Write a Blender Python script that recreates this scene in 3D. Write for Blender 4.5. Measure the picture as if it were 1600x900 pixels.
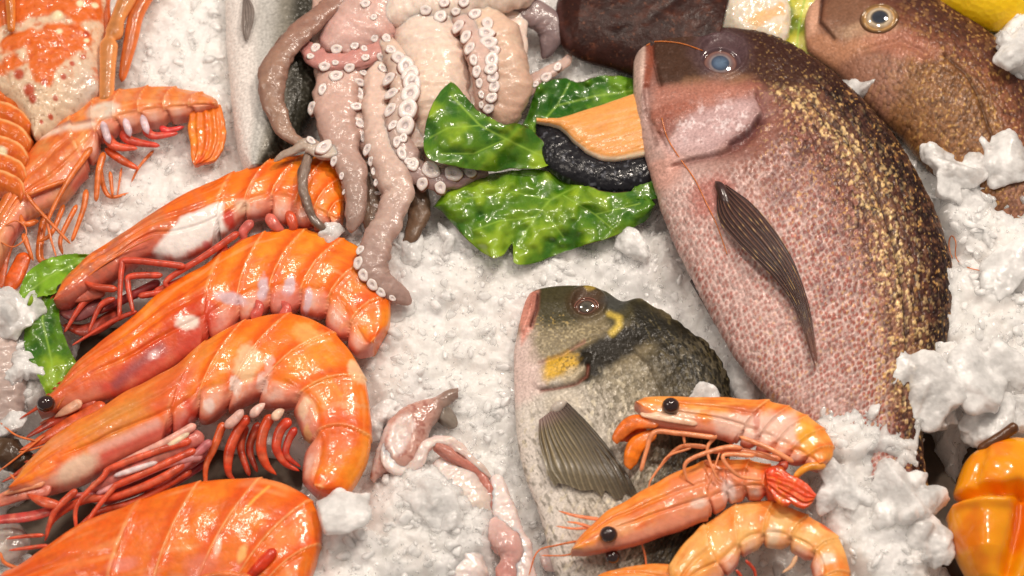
import bpy, math, random
import numpy as np
from mathutils import Vector
from mathutils.bvhtree import BVHTree

for o in list(bpy.data.objects):
    bpy.data.objects.remove(o)
scene = bpy.context.scene
COL = scene.collection
PI = math.pi
rnd = random.Random(7)

# ---------------------------------------------------------------- camera
S = 0.0004                      # metres per photograph pixel on the ice plane
TILT = math.radians(27)         # camera leans this far off the vertical
DIST = 1.35
FW = np.array([0, math.sin(TILT), -math.cos(TILT)])
UP = np.array([0, math.cos(TILT), math.sin(TILT)])
RT = np.array([1.0, 0, 0])
CPOS = -FW * DIST
HALF = 800 * S / DIST           # tan of half the horizontal field of view

cd = bpy.data.cameras.new('camera')
cd.sensor_width = 36
cd.lens = 18 / HALF
cd.clip_start = 0.01
cd.clip_end = 50
cd.dof.use_dof = True
cd.dof.focus_distance = DIST - 0.03
cd.dof.aperture_fstop = 5.6
cam = bpy.data.objects.new('camera', cd)
COL.objects.link(cam)
cam.location = CPOS
cam.rotation_euler = (TILT, 0, 0)
scene.camera = cam

# ---------------------------------------------------------------- light
world = bpy.data.worlds.new('World')
scene.world = world
world.use_nodes = True
bg = world.node_tree.nodes['Background']
bg.inputs[0].default_value = (1.0, 0.88, 0.78, 1)
bg.inputs[1].default_value = 0.30

def lamp(name, loc, size, power, colour=(1, 0.88, 0.76)):
    d = bpy.data.lights.new(name, 'AREA')
    d.shape = 'DISK'
    d.size = size
    d.energy = power
    d.color = colour
    o = bpy.data.objects.new(name, d)
    COL.objects.link(o)
    o.location = loc
    o.rotation_euler = (Vector((0, 0, 0)) - Vector(loc)).to_track_quat('-Z', 'Y').to_euler()
    return o

lamp('stall_lamp', (0.55, 0.75, 1.35), 0.16, 14)
lamp('stall_lamp', (-0.35, 0.70, 1.45), 0.14, 6)
lamp('stall_lamp', (0.15, 0.25, 1.6), 0.12, 6)
lamp('stall_lamp', (-0.9, 0.0, 1.3), 0.35, 3.5)

scene.view_settings.view_transform = 'Standard'
scene.view_settings.look = 'None'
scene.view_settings.exposure = -0.08
scene.view_settings.gamma = 1.0

# ---------------------------------------------------------------- helpers
def P(px, py, h=0.0):
    """photograph pixel on the horizontal plane h (in pixel units above the ice plane) -> world"""
    px = np.asarray(px, float); py = np.asarray(py, float); h = np.asarray(h, float)
    a = (px - 800) / 800 * HALF
    b = (450 - py) / 800 * HALF
    d = FW[None] + a.reshape(-1, 1) * RT[None] + b.reshape(-1, 1) * UP[None]
    hh = np.broadcast_to(h.reshape(-1) if h.ndim else h, (d.shape[0],)) * S
    k = (hh - CPOS[2]) / d[:, 2]
    return CPOS[None] + d * k[:, None]

def P1(px, py, h=0.0):
    return P([px], [py], h)[0]

def lin(r, g, b):
    c = np.array([r, g, b], float) / 255
    return np.where(c <= 0.04045, c / 12.92, ((c + 0.055) / 1.055) ** 2.4)

def h3(ix, iy, iz, seed):
    n = (ix.astype(np.int64) * 374761393 + iy.astype(np.int64) * 668265263 + iz.astype(np.int64) * 2147483647 + seed * 974711) & 0xffffffff
    n = ((n ^ (n >> 13)) * 1274126177) & 0xffffffff
    n = ((n ^ (n >> 15)) * 2246822519) & 0xffffffff
    return ((n ^ (n >> 16)) & 0xffffff) / float(0xffffff)

def vnoise(x, y, z=0.0, seed=0):
    x = np.asarray(x, float); y = np.asarray(y, float); z = np.asarray(z, float) + np.zeros_like(x)
    fx, fy, fz = np.floor(x), np.floor(y), np.floor(z)
    u, v, w = x - fx, y - fy, z - fz
    u = u * u * (3 - 2 * u); v = v * v * (3 - 2 * v); w = w * w * (3 - 2 * w)
    r = 0
    flat = not np.any(w)
    for dz in ((0,) if flat else (0, 1)):
        wz = 1 if flat else (w if dz else 1 - w)
        for dy in (0, 1):
            wy = v if dy else 1 - v
            for dx in (0, 1):
                wx = u if dx else 1 - u
                r = r + h3(fx + dx, fy + dy, fz + dz, seed) * wx * wy * wz
    return r * 2 - 1

def fbm(x, y, z=0.0, octv=4, seed=0):
    r = 0; a = 1; t = 0
    for k in range(octv):
        r = r + a * vnoise(x * 2 ** k + 17.3 * k, y * 2 ** k - 9.1 * k, z * 2 ** k, seed + k)
        t += a; a *= 0.5
    return r / t

def worley(x, y, seed=0, jit=1.0):
    x = np.asarray(x, float); y = np.asarray(y, float)
    fx, fy = np.floor(x), np.floor(y)
    f1 = np.full(x.shape, 9.0); f2 = np.full(x.shape, 9.0); cid = np.zeros(x.shape)
    z0 = np.zeros_like(fx)
    for dy in (-1, 0, 1):
        for dx in (-1, 0, 1):
            cx, cy = fx + dx, fy + dy
            ox = cx + 0.5 + jit * (h3(cx, cy, z0, seed) - 0.5)
            oy = cy + 0.5 + jit * (h3(cx, cy, z0, seed + 77) - 0.5)
            d = np.hypot(x - ox, y - oy)
            idv = h3(cx, cy, z0, seed + 191)
            m = d < f1
            f2 = np.where(m, f1, np.minimum(f2, d))
            cid = np.where(m, idv, cid)
            f1 = np.where(m, d, f1)
    return f1, f2, cid

def sm(a, b, x):
    t = np.clip((np.asarray(x, float) - a) / (b - a + 1e-12), 0, 1)
    return t * t * (3 - 2 * t)

def cr(pts, n, closed=False):
    """Catmull-Rom through pts, resampled to n points by length of the first two axes"""
    p = np.array(pts, float)
    if closed:
        q = np.vstack([p[-1], p, p[0], p[1]])
    else:
        q = np.vstack([2 * p[0] - p[1], p, 2 * p[-1] - p[-2]])
    out = []
    K = 16
    for i in range(1, len(q) - 2):
        t = np.linspace(0, 1, K, endpoint=False)[:, None]
        a, b, c, d = q[i - 1], q[i], q[i + 1], q[i + 2]
        out.append(0.5 * ((2 * b) + (-a + c) * t + (2 * a - 5 * b + 4 * c - d) * t ** 2 + (-a + 3 * b - 3 * c + d) * t ** 3))
    out.append(q[-2][None])
    o = np.vstack(out)
    L = np.concatenate([[0], np.cumsum(np.hypot(*(np.diff(o[:, :2], axis=0).T)) + 1e-9)])
    s = np.linspace(0, L[-1], n + 1)[:-1] if closed else np.linspace(0, L[-1], n)
    return np.stack([np.interp(s, L, o[:, k]) for k in range(o.shape[1])], 1)

WL = {}          # world location of every object, by name

def wloc(o):
    return WL.get(o.name, np.zeros(3)) if o is not None else np.zeros(3)

def tagit(o, label=None, cat=None, group=None, kind=None):
    if label: o['label'] = label
    if cat: o['category'] = cat
    if group: o['group'] = group
    if kind: o['kind'] = kind
    return o

def thing(name, label, cat, loc, group=None):
    o = bpy.data.objects.new(name, None)
    o.empty_display_size = 0.01
    COL.objects.link(o)
    o.location = loc
    WL[o.name] = np.array(loc, float)
    return tagit(o, label, cat, group)

def mesh(name, V, F, mat, parent=None, col=None, smooth=True, origin=None):
    """V (n,3) world metres; F list of int arrays (m,k)"""
    V = np.asarray(V, float)
    if parent is not None:
        org = wloc(parent)
    elif origin is not None:
        org = np.array(origin, float)
    else:
        org = np.array([V[:, 0].mean(), V[:, 1].mean(), V[:, 2].min()])
    me = bpy.data.meshes.new(name)
    if not isinstance(F, (list, tuple)):
        F = [F]
    F = [np.asarray(f, np.int32) for f in F if len(f)]
    me.vertices.add(len(V))
    me.vertices.foreach_set('co', (V - org).astype(np.float32).ravel())
    loops = np.concatenate([f.ravel() for f in F])
    tot = np.concatenate([np.full(len(f), f.shape[1], np.int32) for f in F])
    start = np.concatenate([[0], np.cumsum(tot)[:-1]]).astype(np.int32)
    me.loops.add(len(loops))
    me.loops.foreach_set('vertex_index', loops)
    me.polygons.add(len(tot))
    me.polygons.foreach_set('loop_start', start)
    me.update(calc_edges=True)
    me.validate()
    if smooth:
        me.polygons.foreach_set('use_smooth', np.ones(len(me.polygons), bool))
    if col is not None:
        at = me.color_attributes.new('Col', 'FLOAT_COLOR', 'POINT')
        c = np.ones((len(V), 4), np.float32)
        c[:, :3] = np.clip(col, 0, 1) if np.ndim(col) == 2 else np.asarray(col)[None]
        at.data.foreach_set('color', c.ravel())
    me.materials.append(mat)
    o = bpy.data.objects.new(name, me)
    COL.objects.link(o)
    if parent is not None:
        o.parent = parent
        WL[o.name] = org
    else:
        o.location = org
        WL[o.name] = org
    return o

def grid_faces(nu, nv, wrap=True, off=0):
    i = np.arange(nu - 1)[:, None]
    j = np.arange(nv if wrap else nv - 1)[None]
    j2 = (j + 1) % nv
    return (np.stack([i * nv + j, i * nv + j2, (i + 1) * nv + j2, (i + 1) * nv + j], -1).reshape(-1, 4) + off)

def capped(V, C):
    """V (nu,nv,3) rings wrapped in v -> verts, faces with centre caps"""
    nu, nv = V.shape[:2]
    f = grid_faces(nu, nv)
    v = V.reshape(-1, 3)
    c0, c1 = V[0].mean(0), V[-1].mean(0)
    v = np.vstack([v, c0, c1])
    j = np.arange(nv)
    t0 = np.stack([np.full(nv, nu * nv), (j + 1) % nv, j], 1)
    b = (nu - 1) * nv
    t1 = np.stack([np.full(nv, nu * nv + 1), b + j, b + (j + 1) % nv], 1)
    if C is not None:
        C = C.reshape(-1, 3)
        C = np.vstack([C, C[:nv].mean(0), C[b:b + nv].mean(0)])
    return v, [f, np.vstack([t0, t1])], C

class MB:
    """collects pieces into one mesh"""
    def __init__(s):
        s.V = []; s.F = {}; s.C = []; s.n = 0
    def add(s, v, F, c):
        s.V.append(v)
        c = np.broadcast_to(np.asarray(c, float), (len(v), 3))
        s.C.append(c)
        for f in F:
            s.F.setdefault(f.shape[1], []).append(f + s.n)
        s.n += len(v)
        return s
    def build(s, name, mat, parent=None, **k):
        return mesh(name, np.vstack(s.V), [np.vstack(f) for f in s.F.values()], mat, parent, col=np.vstack(s.C), **k)

def loft(pts, n, m=20, colf=None, flat=1.0, disp=None, tip=True):
    """round-section limb through pts of (px,py,h,r); flat = vertical/side radius ratio"""
    q = cr([list(p) for p in pts], n)
    C = P(q[:, 0], q[:, 1], q[:, 2])
    T = np.gradient(C, axis=0)
    T /= np.linalg.norm(T, axis=1)[:, None] + 1e-12
    Z = np.array([0, 0, 1.0])
    side = np.cross(T, Z)
    ln = np.linalg.norm(side, axis=1)[:, None]
    side = np.where(ln > 0.15, side / (ln + 1e-9), np.array([1.0, 0, 0]))
    up = np.cross(side, T)
    ph = np.linspace(0, 2 * PI, m, endpoint=False)
    r = np.maximum(q[:, 3], 0.05) * S
    if tip:
        u = np.linspace(0, 1, n)
        e = np.clip((1 - u) * (n - 1) / 3.0, 0, 1)
        r = r * np.sqrt(np.clip(1 - (1 - e) ** 2, 0.02, 1))
        e = np.clip(u * (n - 1) / 3.0, 0, 1)
        r = r * np.sqrt(np.clip(1 - (1 - e) ** 2, 0.1, 1))
    U, PH = np.meshgrid(np.linspace(0, 1, n), ph, indexing='ij')
    R = r[:, None] * np.ones_like(PH)
    if disp is not None:
        R = R + disp(U, PH, q) * S
    fl = flat(U) if callable(flat) else flat
    V = C[:, None] + side[:, None] * (R * np.cos(PH))[..., None] + up[:, None] * (R * fl * np.sin(PH))[..., None]
    col = None
    if colf is not None:
        col = colf(U, PH, q) if callable(colf) else np.broadcast_to(np.asarray(colf, float), V.shape)
    return capped(V, col)

class Pt:
    """painting in photograph coordinates"""
    def __init__(s, px, py, c):
        s.px, s.py = px, py
        s.c = np.broadcast_to(np.asarray(c, float), px.shape + (3,)).copy()
    def mix(s, c, m):
        m = np.clip(m, 0, 1)[..., None]
        s.c = s.c * (1 - m) + np.asarray(c, float) * m
        return s
    def blob(s, cx, cy, rx, ry, ang, c, a=1.0, soft=0.4, wob=0.25):
        t = math.radians(ang)
        dx, dy = s.px - cx, s.py - cy
        x = (dx * math.cos(t) + dy * math.sin(t)) / rx
        y = (-dx * math.sin(t) + dy * math.cos(t)) / ry
        d = np.hypot(x, y)
        if wob:
            d = d + wob * fbm(s.px / (0.5 * min(rx, ry) + 4), s.py / (0.5 * min(rx, ry) + 4), seed=int(cx) % 97)
        return s.mix(c, a * (1 - sm(1 - soft, 1 + soft, d)))
    def line(s, pts, w, c, a=1.0, soft=1.0):
        return s.mix(c, a * (1 - sm(w * (1 - soft), w * (1 + soft), ldist(s.px, s.py, pts))))
    def poly(s, pts, c, a=1.0, soft=6, wob=0):
        d = sdist(s.px, s.py, pts)
        if wob:
            d = d + wob * fbm(s.px / 14, s.py / 14, seed=5)
        return s.mix(c, a * sm(soft, -soft, d) if False else a * (1 - sm(-soft, soft, d)))

def ldist(px, py, pts):
    p = np.array(pts, float)
    d = np.full(px.shape, 1e9)
    for a, b in zip(p[:-1], p[1:]):
        v = b - a
        t = np.clip(((px - a[0]) * v[0] + (py - a[1]) * v[1]) / (v @ v + 1e-9), 0, 1)
        d = np.minimum(d, np.hypot(px - a[0] - t * v[0], py - a[1] - t * v[1]))
    return d

def sdist(px, py, pts):
    p = np.array(pts, float)
    d = ldist(px, py, np.vstack([p, p[0]]))
    ins = np.zeros(px.shape, bool)
    for i in range(len(p)):
        a, b = p[i], p[(i + 1) % len(p)]
        c = (a[1] > py) != (b[1] > py)
        with np.errstate(divide='ignore', invalid='ignore'):
            xi = (b[0] - a[0]) * (py - a[1]) / (b[1] - a[1] + 1e-12) + a[0]
        ins ^= c & (px < xi)
    return np.where(ins, -d, d)

def plate(back, belly, nu, nt, nb, h0, thick, expo=1.0, dispf=None, paintf=None, half=None, bottom=0.8):
    """body between two outlines given in photograph pixels, lens section.
       h0, thick: px units or arrays over u.  dispf(D)->px outward.  paintf(D)->colours"""
    A = cr(back, nu); B = cr(belly, nu)
    ph = np.concatenate([np.linspace(0, PI, nt), np.linspace(PI, 2 * PI, nb + 2)[1:-1]])
    U, PH = np.meshgrid(np.linspace(0, 1, nu), ph, indexing='ij')
    ct, st = np.cos(PH), np.sin(PH)
    M = (A[:, None, :2] + B[:, None, :2]) / 2
    Hh = (A[:, None, :2] - B[:, None, :2]) / 2
    sc = np.ones_like(U) if half is None else half(U, ct)
    X = M + Hh * (ct * sc)[..., None]
    th = np.interp(np.linspace(0, 1, nu), np.linspace(0, 1, len(thick)), thick)[:, None] if np.ndim(thick) else thick
    hh = np.interp(np.linspace(0, 1, nu), np.linspace(0, 1, len(h0)), h0)[:, None] if np.ndim(h0) else np.full((nu, 1), float(h0))
    z = th * np.sign(st) * np.abs(st) ** expo * np.where(st > 0, 1, bottom)
    wid = np.hypot(Hh[..., 0], Hh[..., 1])
    D = dict(px=X[..., 0], py=X[..., 1], u=U, t=ct, st=st, w=wid * np.ones_like(U), ph=PH, z=z)
    if dispf is not None:
        dd = dispf(D)
        z = z + dd * np.clip(st, -0.3, 1)
        X = X + (Hh / (wid[..., None] + 1e-6)) * (dd * ct)[..., None]
    W = P(X[..., 0].ravel(), X[..., 1].ravel(), (hh * np.ones_like(U)).ravel())
    W[:, 2] += z.ravel() * S
    C = paintf(D) if paintf is not None else None
    return capped(W.reshape(nu, len(ph), 3), C)

def bvh(o):
    me = o.data
    w = wloc(o)
    vs = [Vector(v.co) + Vector(w) for v in me.vertices]
    return BVHTree.FromPolygons(vs, [tuple(p.vertices) for p in me.polygons])

def hit(tree, px, py):
    """first point of a built surface under a photograph pixel"""
    t = P1(px, py, 0)
    d = Vector(t - CPOS).normalized()
    loc, nor, i, dist = tree.ray_cast(Vector(CPOS), d)
    if loc is None:
        return None, None
    if nor.dot(d) > 0:
        nor = -nor
    return loc, nor

# ---------------------------------------------------------------- materials
def material(name, rough=0.35, coat=0.0, coat_rough=0.1, sss=0.0, sss_r=0.004, bumps=(), metal=0.0, ior=1.4,
             colour=None, trans=0.0, rough_var=0.0, spark=None, tint=None, alpha=1.0, spec=0.5, aniso=None):
    m = bpy.data.materials.new(name)
    m.use_nodes = True
    nt = m.node_tree
    b = nt.nodes['Principled BSDF']
    L = nt.links
    tc = nt.nodes.new('ShaderNodeTexCoord')
    if colour is None:
        a = nt.nodes.new('ShaderNodeAttribute')
        a.attribute_name = 'Col'
        src = a.outputs['Color']
    else:
        r = nt.nodes.new('ShaderNodeRGB')
        r.outputs[0].default_value = (*colour, 1)
        src = r.outputs[0]
    if tint:                                   # (px size, strength): fine mottling of the thing's own colour
        n = nt.nodes.new('ShaderNodeTexNoise')
        n.inputs['Scale'].default_value = 1 / (tint[0] * S)
        n.inputs['Detail'].default_value = 4
        L.new(tc.outputs['Object'], n.inputs['Vector'])
        mr = nt.nodes.new('ShaderNodeMapRange')
        mr.inputs['From Min'].default_value = 0.3
        mr.inputs['From Max'].default_value = 0.7
        mr.inputs['To Min'].default_value = 1 - tint[1]
        mr.inputs['To Max'].default_value = 1 + tint[1]
        L.new(n.outputs['Fac'], mr.inputs['Value'])
        vm = nt.nodes.new('ShaderNodeVectorMath')
        vm.operation = 'SCALE'
        L.new(src, vm.inputs[0]); L.new(mr.outputs[0], vm.inputs['Scale'])
        src = vm.outputs[0]
    L.new(src, b.inputs['Base Color'])
    b.inputs['Roughness'].default_value = rough
    b.inputs['IOR'].default_value = ior
    b.inputs['Metallic'].default_value = metal
    b.inputs['Specular IOR Level'].default_value = spec
    b.inputs['Coat Weight'].default_value = coat
    b.inputs['Coat Roughness'].default_value = coat_rough
    b.inputs['Subsurface Weight'].default_value = sss
    b.inputs['Subsurface Radius'].default_value = (1.0, 0.6, 0.4) if sss_r < 0.0045 else (1, 1, 1)
    b.inputs['Subsurface Scale'].default_value = sss_r
    b.inputs['Transmission Weight'].default_value = trans
    b.inputs['Alpha'].default_value = alpha
    if rough_var:
        n = nt.nodes.new('ShaderNodeTexNoise')
        n.inputs['Scale'].default_value = 1 / (9 * S)
        n.inputs['Detail'].default_value = 3
        L.new(tc.outputs['Object'], n.inputs['Vector'])
        mr = nt.nodes.new('ShaderNodeMapRange')
        mr.inputs['From Min'].default_value = 0.35
        mr.inputs['From Max'].default_value = 0.65
        mr.inputs['To Min'].default_value = max(0.03, rough - rough_var)
        mr.inputs['To Max'].default_value = rough + rough_var
        L.new(n.outputs['Fac'], mr.inputs['Value'])
        L.new(mr.outputs[0], b.inputs['Roughness'])
    prev = None
    for kind, size, strength in bumps:
        if kind == 'v':
            n = nt.nodes.new('ShaderNodeTexVoronoi')
            out = n.outputs['Distance']
        else:
            n = nt.nodes.new('ShaderNodeTexNoise')
            n.inputs['Detail'].default_value = 4
            out = n.outputs['Fac']
        n.inputs['Scale'].default_value = 1 / (size * S)
        L.new(tc.outputs['Object'], n.inputs['Vector'])
        bp = nt.nodes.new('ShaderNodeBump')
        bp.inputs['Strength'].default_value = strength
        bp.inputs['Distance'].default_value = size * S * 0.35
        L.new(out, bp.inputs['Height'])
        if prev is not None:
            L.new(prev, bp.inputs['Normal'])
        prev = bp.outputs['Normal']
    if prev is not None:
        L.new(prev, b.inputs['Normal'])
        if coat:
            L.new(prev, b.inputs['Coat Normal'])
    return m

M_ICE = material('crushed ice', rough=0.28, sss=1.0, sss_r=0.014, ior=1.31, colour=(0.95, 0.925, 0.905), coat=0.5, coat_rough=0.05,
                 bumps=(('n', 10, 0.3), ('n', 3.4, 0.6)), rough_var=0.16, tint=(60, 0.07))

def ice_material(name, lo, hi, patch, bump, sss_r=0.010, colour=(0.93, 0.91, 0.90)):
    """clear and cloudy patches in the body, a wet reflecting surface over both"""
    m = material(name, rough=0.35, sss=1.0, sss_r=sss_r, ior=1.31, colour=colour, bumps=(('n', 9, bump), ('n', 3.6, bump)), spec=0.2)
    nt = m.node_tree; L = nt.links; N = nt.nodes
    N['Principled BSDF'].inputs['Subsurface Radius'].default_value = (1, 1, 1)
    b = N['Principled BSDF']; out = N['Material Output']
    nrm = b.inputs['Normal'].links[0].from_socket
    tc = next(n for n in N if n.bl_idname == 'ShaderNodeTexCoord')
    n = N.new('ShaderNodeTexNoise'); n.inputs['Scale'].default_value = 1 / (patch * S); n.inputs['Detail'].default_value = 3
    L.new(tc.outputs['Object'], n.inputs['Vector'])
    mr = N.new('ShaderNodeMapRange')
    for k, v in (('From Min', 0.38), ('From Max', 0.60), ('To Min', lo), ('To Max', hi)): mr.inputs[k].default_value = v
    L.new(n.outputs['Fac'], mr.inputs['Value'])
    tr = N.new('ShaderNodeBsdfTransparent'); tr.inputs[0].default_value = (0.97, 0.98, 0.985, 1)
    mx = N.new('ShaderNodeMixShader')
    L.new(mr.outputs[0], mx.inputs[0]); L.new(tr.outputs[0], mx.inputs[1]); L.new(b.outputs[0], mx.inputs[2])
    gl = N.new('ShaderNodeBsdfGlossy'); gl.inputs['Roughness'].default_value = 0.09
    L.new(nrm, gl.inputs['Normal'])
    fr = N.new('ShaderNodeFresnel'); fr.inputs['IOR'].default_value = 1.45
    L.new(nrm, fr.inputs['Normal'])
    m2 = N.new('ShaderNodeMixShader')
    cap = N.new('ShaderNodeMath'); cap.operation = 'MINIMUM'; cap.inputs[1].default_value = 0.10
    L.new(fr.outputs[0], cap.inputs[0])
    L.new(cap.outputs[0], m2.inputs[0]); L.new(mx.outputs[0], m2.inputs[1]); L.new(gl.outputs[0], m2.inputs[2])
    L.new(m2.outputs[0], out.inputs['Surface'])
    return m
M_CHIP = ice_material('ice chips', 0.35, 0.9, 30, 0.2, 0.0012, (0.99, 0.975, 0.965))
M_CHUNK = ice_material('ice chunk', 0.55, 1.0, 34, 0.35, 0.0030, (0.985, 0.97, 0.96))
scene.cycles.transparent_max_bounces = 32
M_TRAY = material('brushed steel tray', rough=0.42, metal=0.6, colour=tuple(lin(96, 84, 74)), bumps=(('n', 20, 0.1),), tint=(30, 0.2))
M_SHELL = material('wet prawn shell', rough=0.34, coat=0.42, coat_rough=0.09, sss=0.12, sss_r=0.002,
                   bumps=(('n', 40, 0.25), ('n', 7, 0.12)), tint=(10, 0.10))
M_LEG = material('wet prawn leg', rough=0.32, coat=0.4, coat_rough=0.15, sss=0.2, sss_r=0.002, bumps=(('n', 9, 0.25),), tint=(9, 0.22))
M_SCALE = material('wet fish scales', rough=0.40, coat=0.08, coat_rough=0.12, metal=0.06, spec=0.22, bumps=(('n', 5, 0.35), ('v', 4, 0.15)), rough_var=0.14, tint=(4, 0.22))
M_SKIN = material('wet smooth fish skin', rough=0.3, coat=0.5, coat_rough=0.12, sss=0.15, sss_r=0.003, bumps=(('n', 12, 0.2),), tint=(6, 0.12))
M_FIN = material('wet fin membrane', rough=0.35, coat=0.3, coat_rough=0.2, alpha=0.8, bumps=(('n', 6, 0.2),), tint=(8, 0.12))
M_EYE = material('fish eye', rough=0.06, coat=1.0, coat_rough=0.02, tint=(7, 0.08))
M_OCTO = material('wet octopus skin', rough=0.36, coat=0.3, coat_rough=0.12, sss=0.45, sss_r=0.004,
                  bumps=(('n', 16, 0.3), ('v', 5, 0.10)), tint=(8, 0.10))
M_SUCK = material('octopus sucker skin', rough=0.28, coat=0.5, coat_rough=0.12, sss=0.4, sss_r=0.003, bumps=(('n', 6, 0.1),))
M_SQUID = material('wet squid flesh', rough=0.2, coat=0.7, coat_rough=0.08, sss=0.6, sss_r=0.004, bumps=(('n', 14, 0.3),), tint=(8, 0.08))
M_LEAF = material('wet green leaf', rough=0.32, coat=0.45, coat_rough=0.08, sss=0.12, sss_r=0.002, bumps=(('n', 30, 0.2), ('n', 6, 0.06)), tint=(16, 0.10))
M_FLESH = material('salmon flesh', rough=0.32, coat=0.35, coat_rough=0.15, sss=0.4, sss_r=0.003, bumps=(('n', 9, 0.25),), tint=(7, 0.08))
M_DARK = material('dull dark skin', rough=0.42, spec=0.25, coat=0.08, coat_rough=0.25, bumps=(('n', 14, 0.3), ('n', 5, 0.3)), rough_var=0.12, tint=(6, 0.2))
M_BLACK = material('black scaly skin', rough=0.35, coat=0.25, coat_rough=0.1, bumps=(('v', 8, 0.25), ('n', 6, 0.25)), rough_var=0.15, spec=0.3)
M_PEPPER = material('waxy pepper skin', rough=0.22, coat=0.6, coat_rough=0.08, sss=0.25, sss_r=0.004, bumps=(('n', 60, 0.1),), tint=(40, 0.06))
M_LEMON = material('lemon peel', rough=0.4, coat=0.2, sss=0.2, sss_r=0.003, bumps=(('v', 9, 0.35),), tint=(20, 0.05))
# ---------------------------------------------------------------- the ice bed and the tray under it
MOUNDS = [  # px, py, rx, ry, height
    (790, 520, 230, 170, 20), (985, 400, 75, 55, 20), (700, 420, 90, 60, 14),
    (1570, 330, 120, 130, 74), (1505, 470, 80, 90, 84), (1600, 545, 140, 110, 92), (1478, 575, 56, 56, 92), (1530, 618, 70, 40, 70), (1600, 640, 60, 40, 70),
    (1600, 75, 45, 62, 105), (1375, 800, 108, 130, 92), (1320, 680, 70, 44, 100), (1410, 690, 84, 50, 92),
    (665, 815, 108, 105, 56), (530, 880, 80, 60, 70), (1150, 560, 45, 80, 14), (35, 500, 45, 60, 34), (40, 590, 40, 50, 30),
    (270, 60, 110, 140, 22), (250, 290, 110, 70, 16), (900, 105, 90, 45, 14), (1360, 140, 50, 50, 46), (1430, 260, 60, 60, 30),
    (590, 400, 60, 60, 22), (620, 560, 60, 90, 18)]
HOLES = [(205, 525, 120, 55, 110), (350, 735, 140, 65, 110), (70, 800, 90, 70, 90), (1466, 770, 34, 95, 190), (1560, 820, 80, 150, 120),
         (1448, 668, 34, 20, 150), (20, 690, 40, 50, 60)]

def ice_height(X, Y):
    """X, Y in px units on the ground"""
    wx = X + 22 * fbm(X / 60, Y / 60, seed=3)
    wy = Y + 22 * fbm(X / 60, Y / 60, seed=9)
    z = 7 * fbm(X / 130, Y / 130, seed=21)
    for (px, py, rx, ry, h) in MOUNDS:
        c = P1(px, py, h * 0.8) / S
        ry2 = ry / math.cos(TILT)
        d = np.hypot((wx - c[0]) / rx, (wy - c[1]) / ry2)
        z = z + h * (1 - sm(0.55, 1.25, d))if h < 60 else np.maximum(z, 0) * 0 + np.maximum(z, h * (1 - sm(0.62, 1.12, d)) + z * 0.1)
    for (px, py, rx, ry, h) in HOLES:
        c = P1(px, py, 0) / S
        d = np.hypot((wx - c[0]) / rx, (wy - c[1]) / (ry / math.cos(TILT)))
        z = z - h * (1 - sm(0.6, 1.15, d))
    # crushed lumps at three sizes: tilted broken pieces, not round ones
    for cell, amp, sd in ((74, 10, 31), (30, 4.5, 32), (13, 2.6, 33)):
        ax = X + cell * 0.5 * fbm(X / cell, Y / cell, seed=sd + 5, octv=3)
        ay = Y + cell * 0.5 * fbm(X / cell, Y / cell, seed=sd + 8, octv=3)
        f1, f2, cid = worley(ax / cell, ay / cell, sd)
        c2 = (cid * 7919) % 1.0; c3 = (cid * 104729) % 1.0
        e = sm(0.0, 0.5, f2 - f1)
        z = z + amp * (e * (0.35 + 0.75 * cid) - 0.5 + 0.8 * e * ((c2 - 0.5) * np.sin(ax / cell * 6.28 * 0.8) + (c3 - 0.5) * np.cos(ay / cell * 6.28 * 0.8)))
    z = z + np.clip(-z - 16, 0, 8) * 0.6        # melt water rounds the pits off
    z = z + 2.2 * fbm(X / 9, Y / 9, seed=50, octv=2)
    return z

xs = np.arange(-1010, 1011, 2.3)
ys = np.arange(-620, 680, 2.3)
GX, GY = np.meshgrid(xs, ys, indexing='ij')
GZ = ice_height(GX, GY)
V = np.stack([GX, GY, GZ], -1).reshape(-1, 3) * S
ice_bed = mesh('ice_bed', V, grid_faces(len(xs), len(ys), wrap=False), M_ICE, origin=(0, 0, 0))
tagit(ice_bed, 'white crushed ice spread under all the seafood', kind='structure')
ICE = bvh(ice_bed)

tray = MB()
tx, ty = 1060 * S, 760 * S
zt = -62 * S
v = np.array([[-tx, -ty, zt], [tx, -ty, zt], [tx, ty, zt], [-tx, ty, zt]])
tray.add(v, [np.array([[0, 1, 2, 3]])], (0.1, 0.08, 0.06))
tray_o = tray.build('display_tray', M_TRAY, origin=(0, 0, 0))
tagit(tray_o, 'dark steel tray bottom showing through gaps in the ice', kind='structure')

def ico(sub):
    import bmesh
    bm = bmesh.new()
    bmesh.ops.create_icosphere(bm, subdivisions=sub, radius=1)
    v = np.array([x.co[:] for x in bm.verts])
    f = np.array([[q.index for q in p.verts] for p in bm.faces])
    bm.free()
    return v, f

ICO1, ICO2, ICO4 = ico(1), ico(2), ico(4)

def lump(base, r, seed, flat=0.6, rough=0.35, cuts=9):
    v, f = base
    n = v * (1 + rough * fbm(v[:, 0] * 1.3 + seed % 971, v[:, 1] * 1.3 - seed % 613, v[:, 2] * 1.3, 3, seed % 89)[:, None])
    rr = random.Random(seed)
    for _ in range(cuts):                      # flat facets, as broken ice has
        d = np.array([rr.gauss(0, 1), rr.gauss(0, 1), rr.gauss(0, 1)]); d /= np.linalg.norm(d)
        e = n @ d - rr.uniform(0.35, 0.8)
        n = n - np.where(e > 0, e * 0.92, 0)[:, None] * d
    n = n * np.array([1.15, rr.uniform(0.55, 1.0), flat])
    a = rr.uniform(0, 6.28); t = rr.uniform(-0.5, 0.5)
    n = n @ np.array([[1, 0, 0], [0, math.cos(t), -math.sin(t)], [0, math.sin(t), math.cos(t)]])
    n = n @ np.array([[math.cos(a), -math.sin(a), 0], [math.sin(a), math.cos(a), 0], [0, 0, 1]])
    return n * r * S, f

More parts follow.
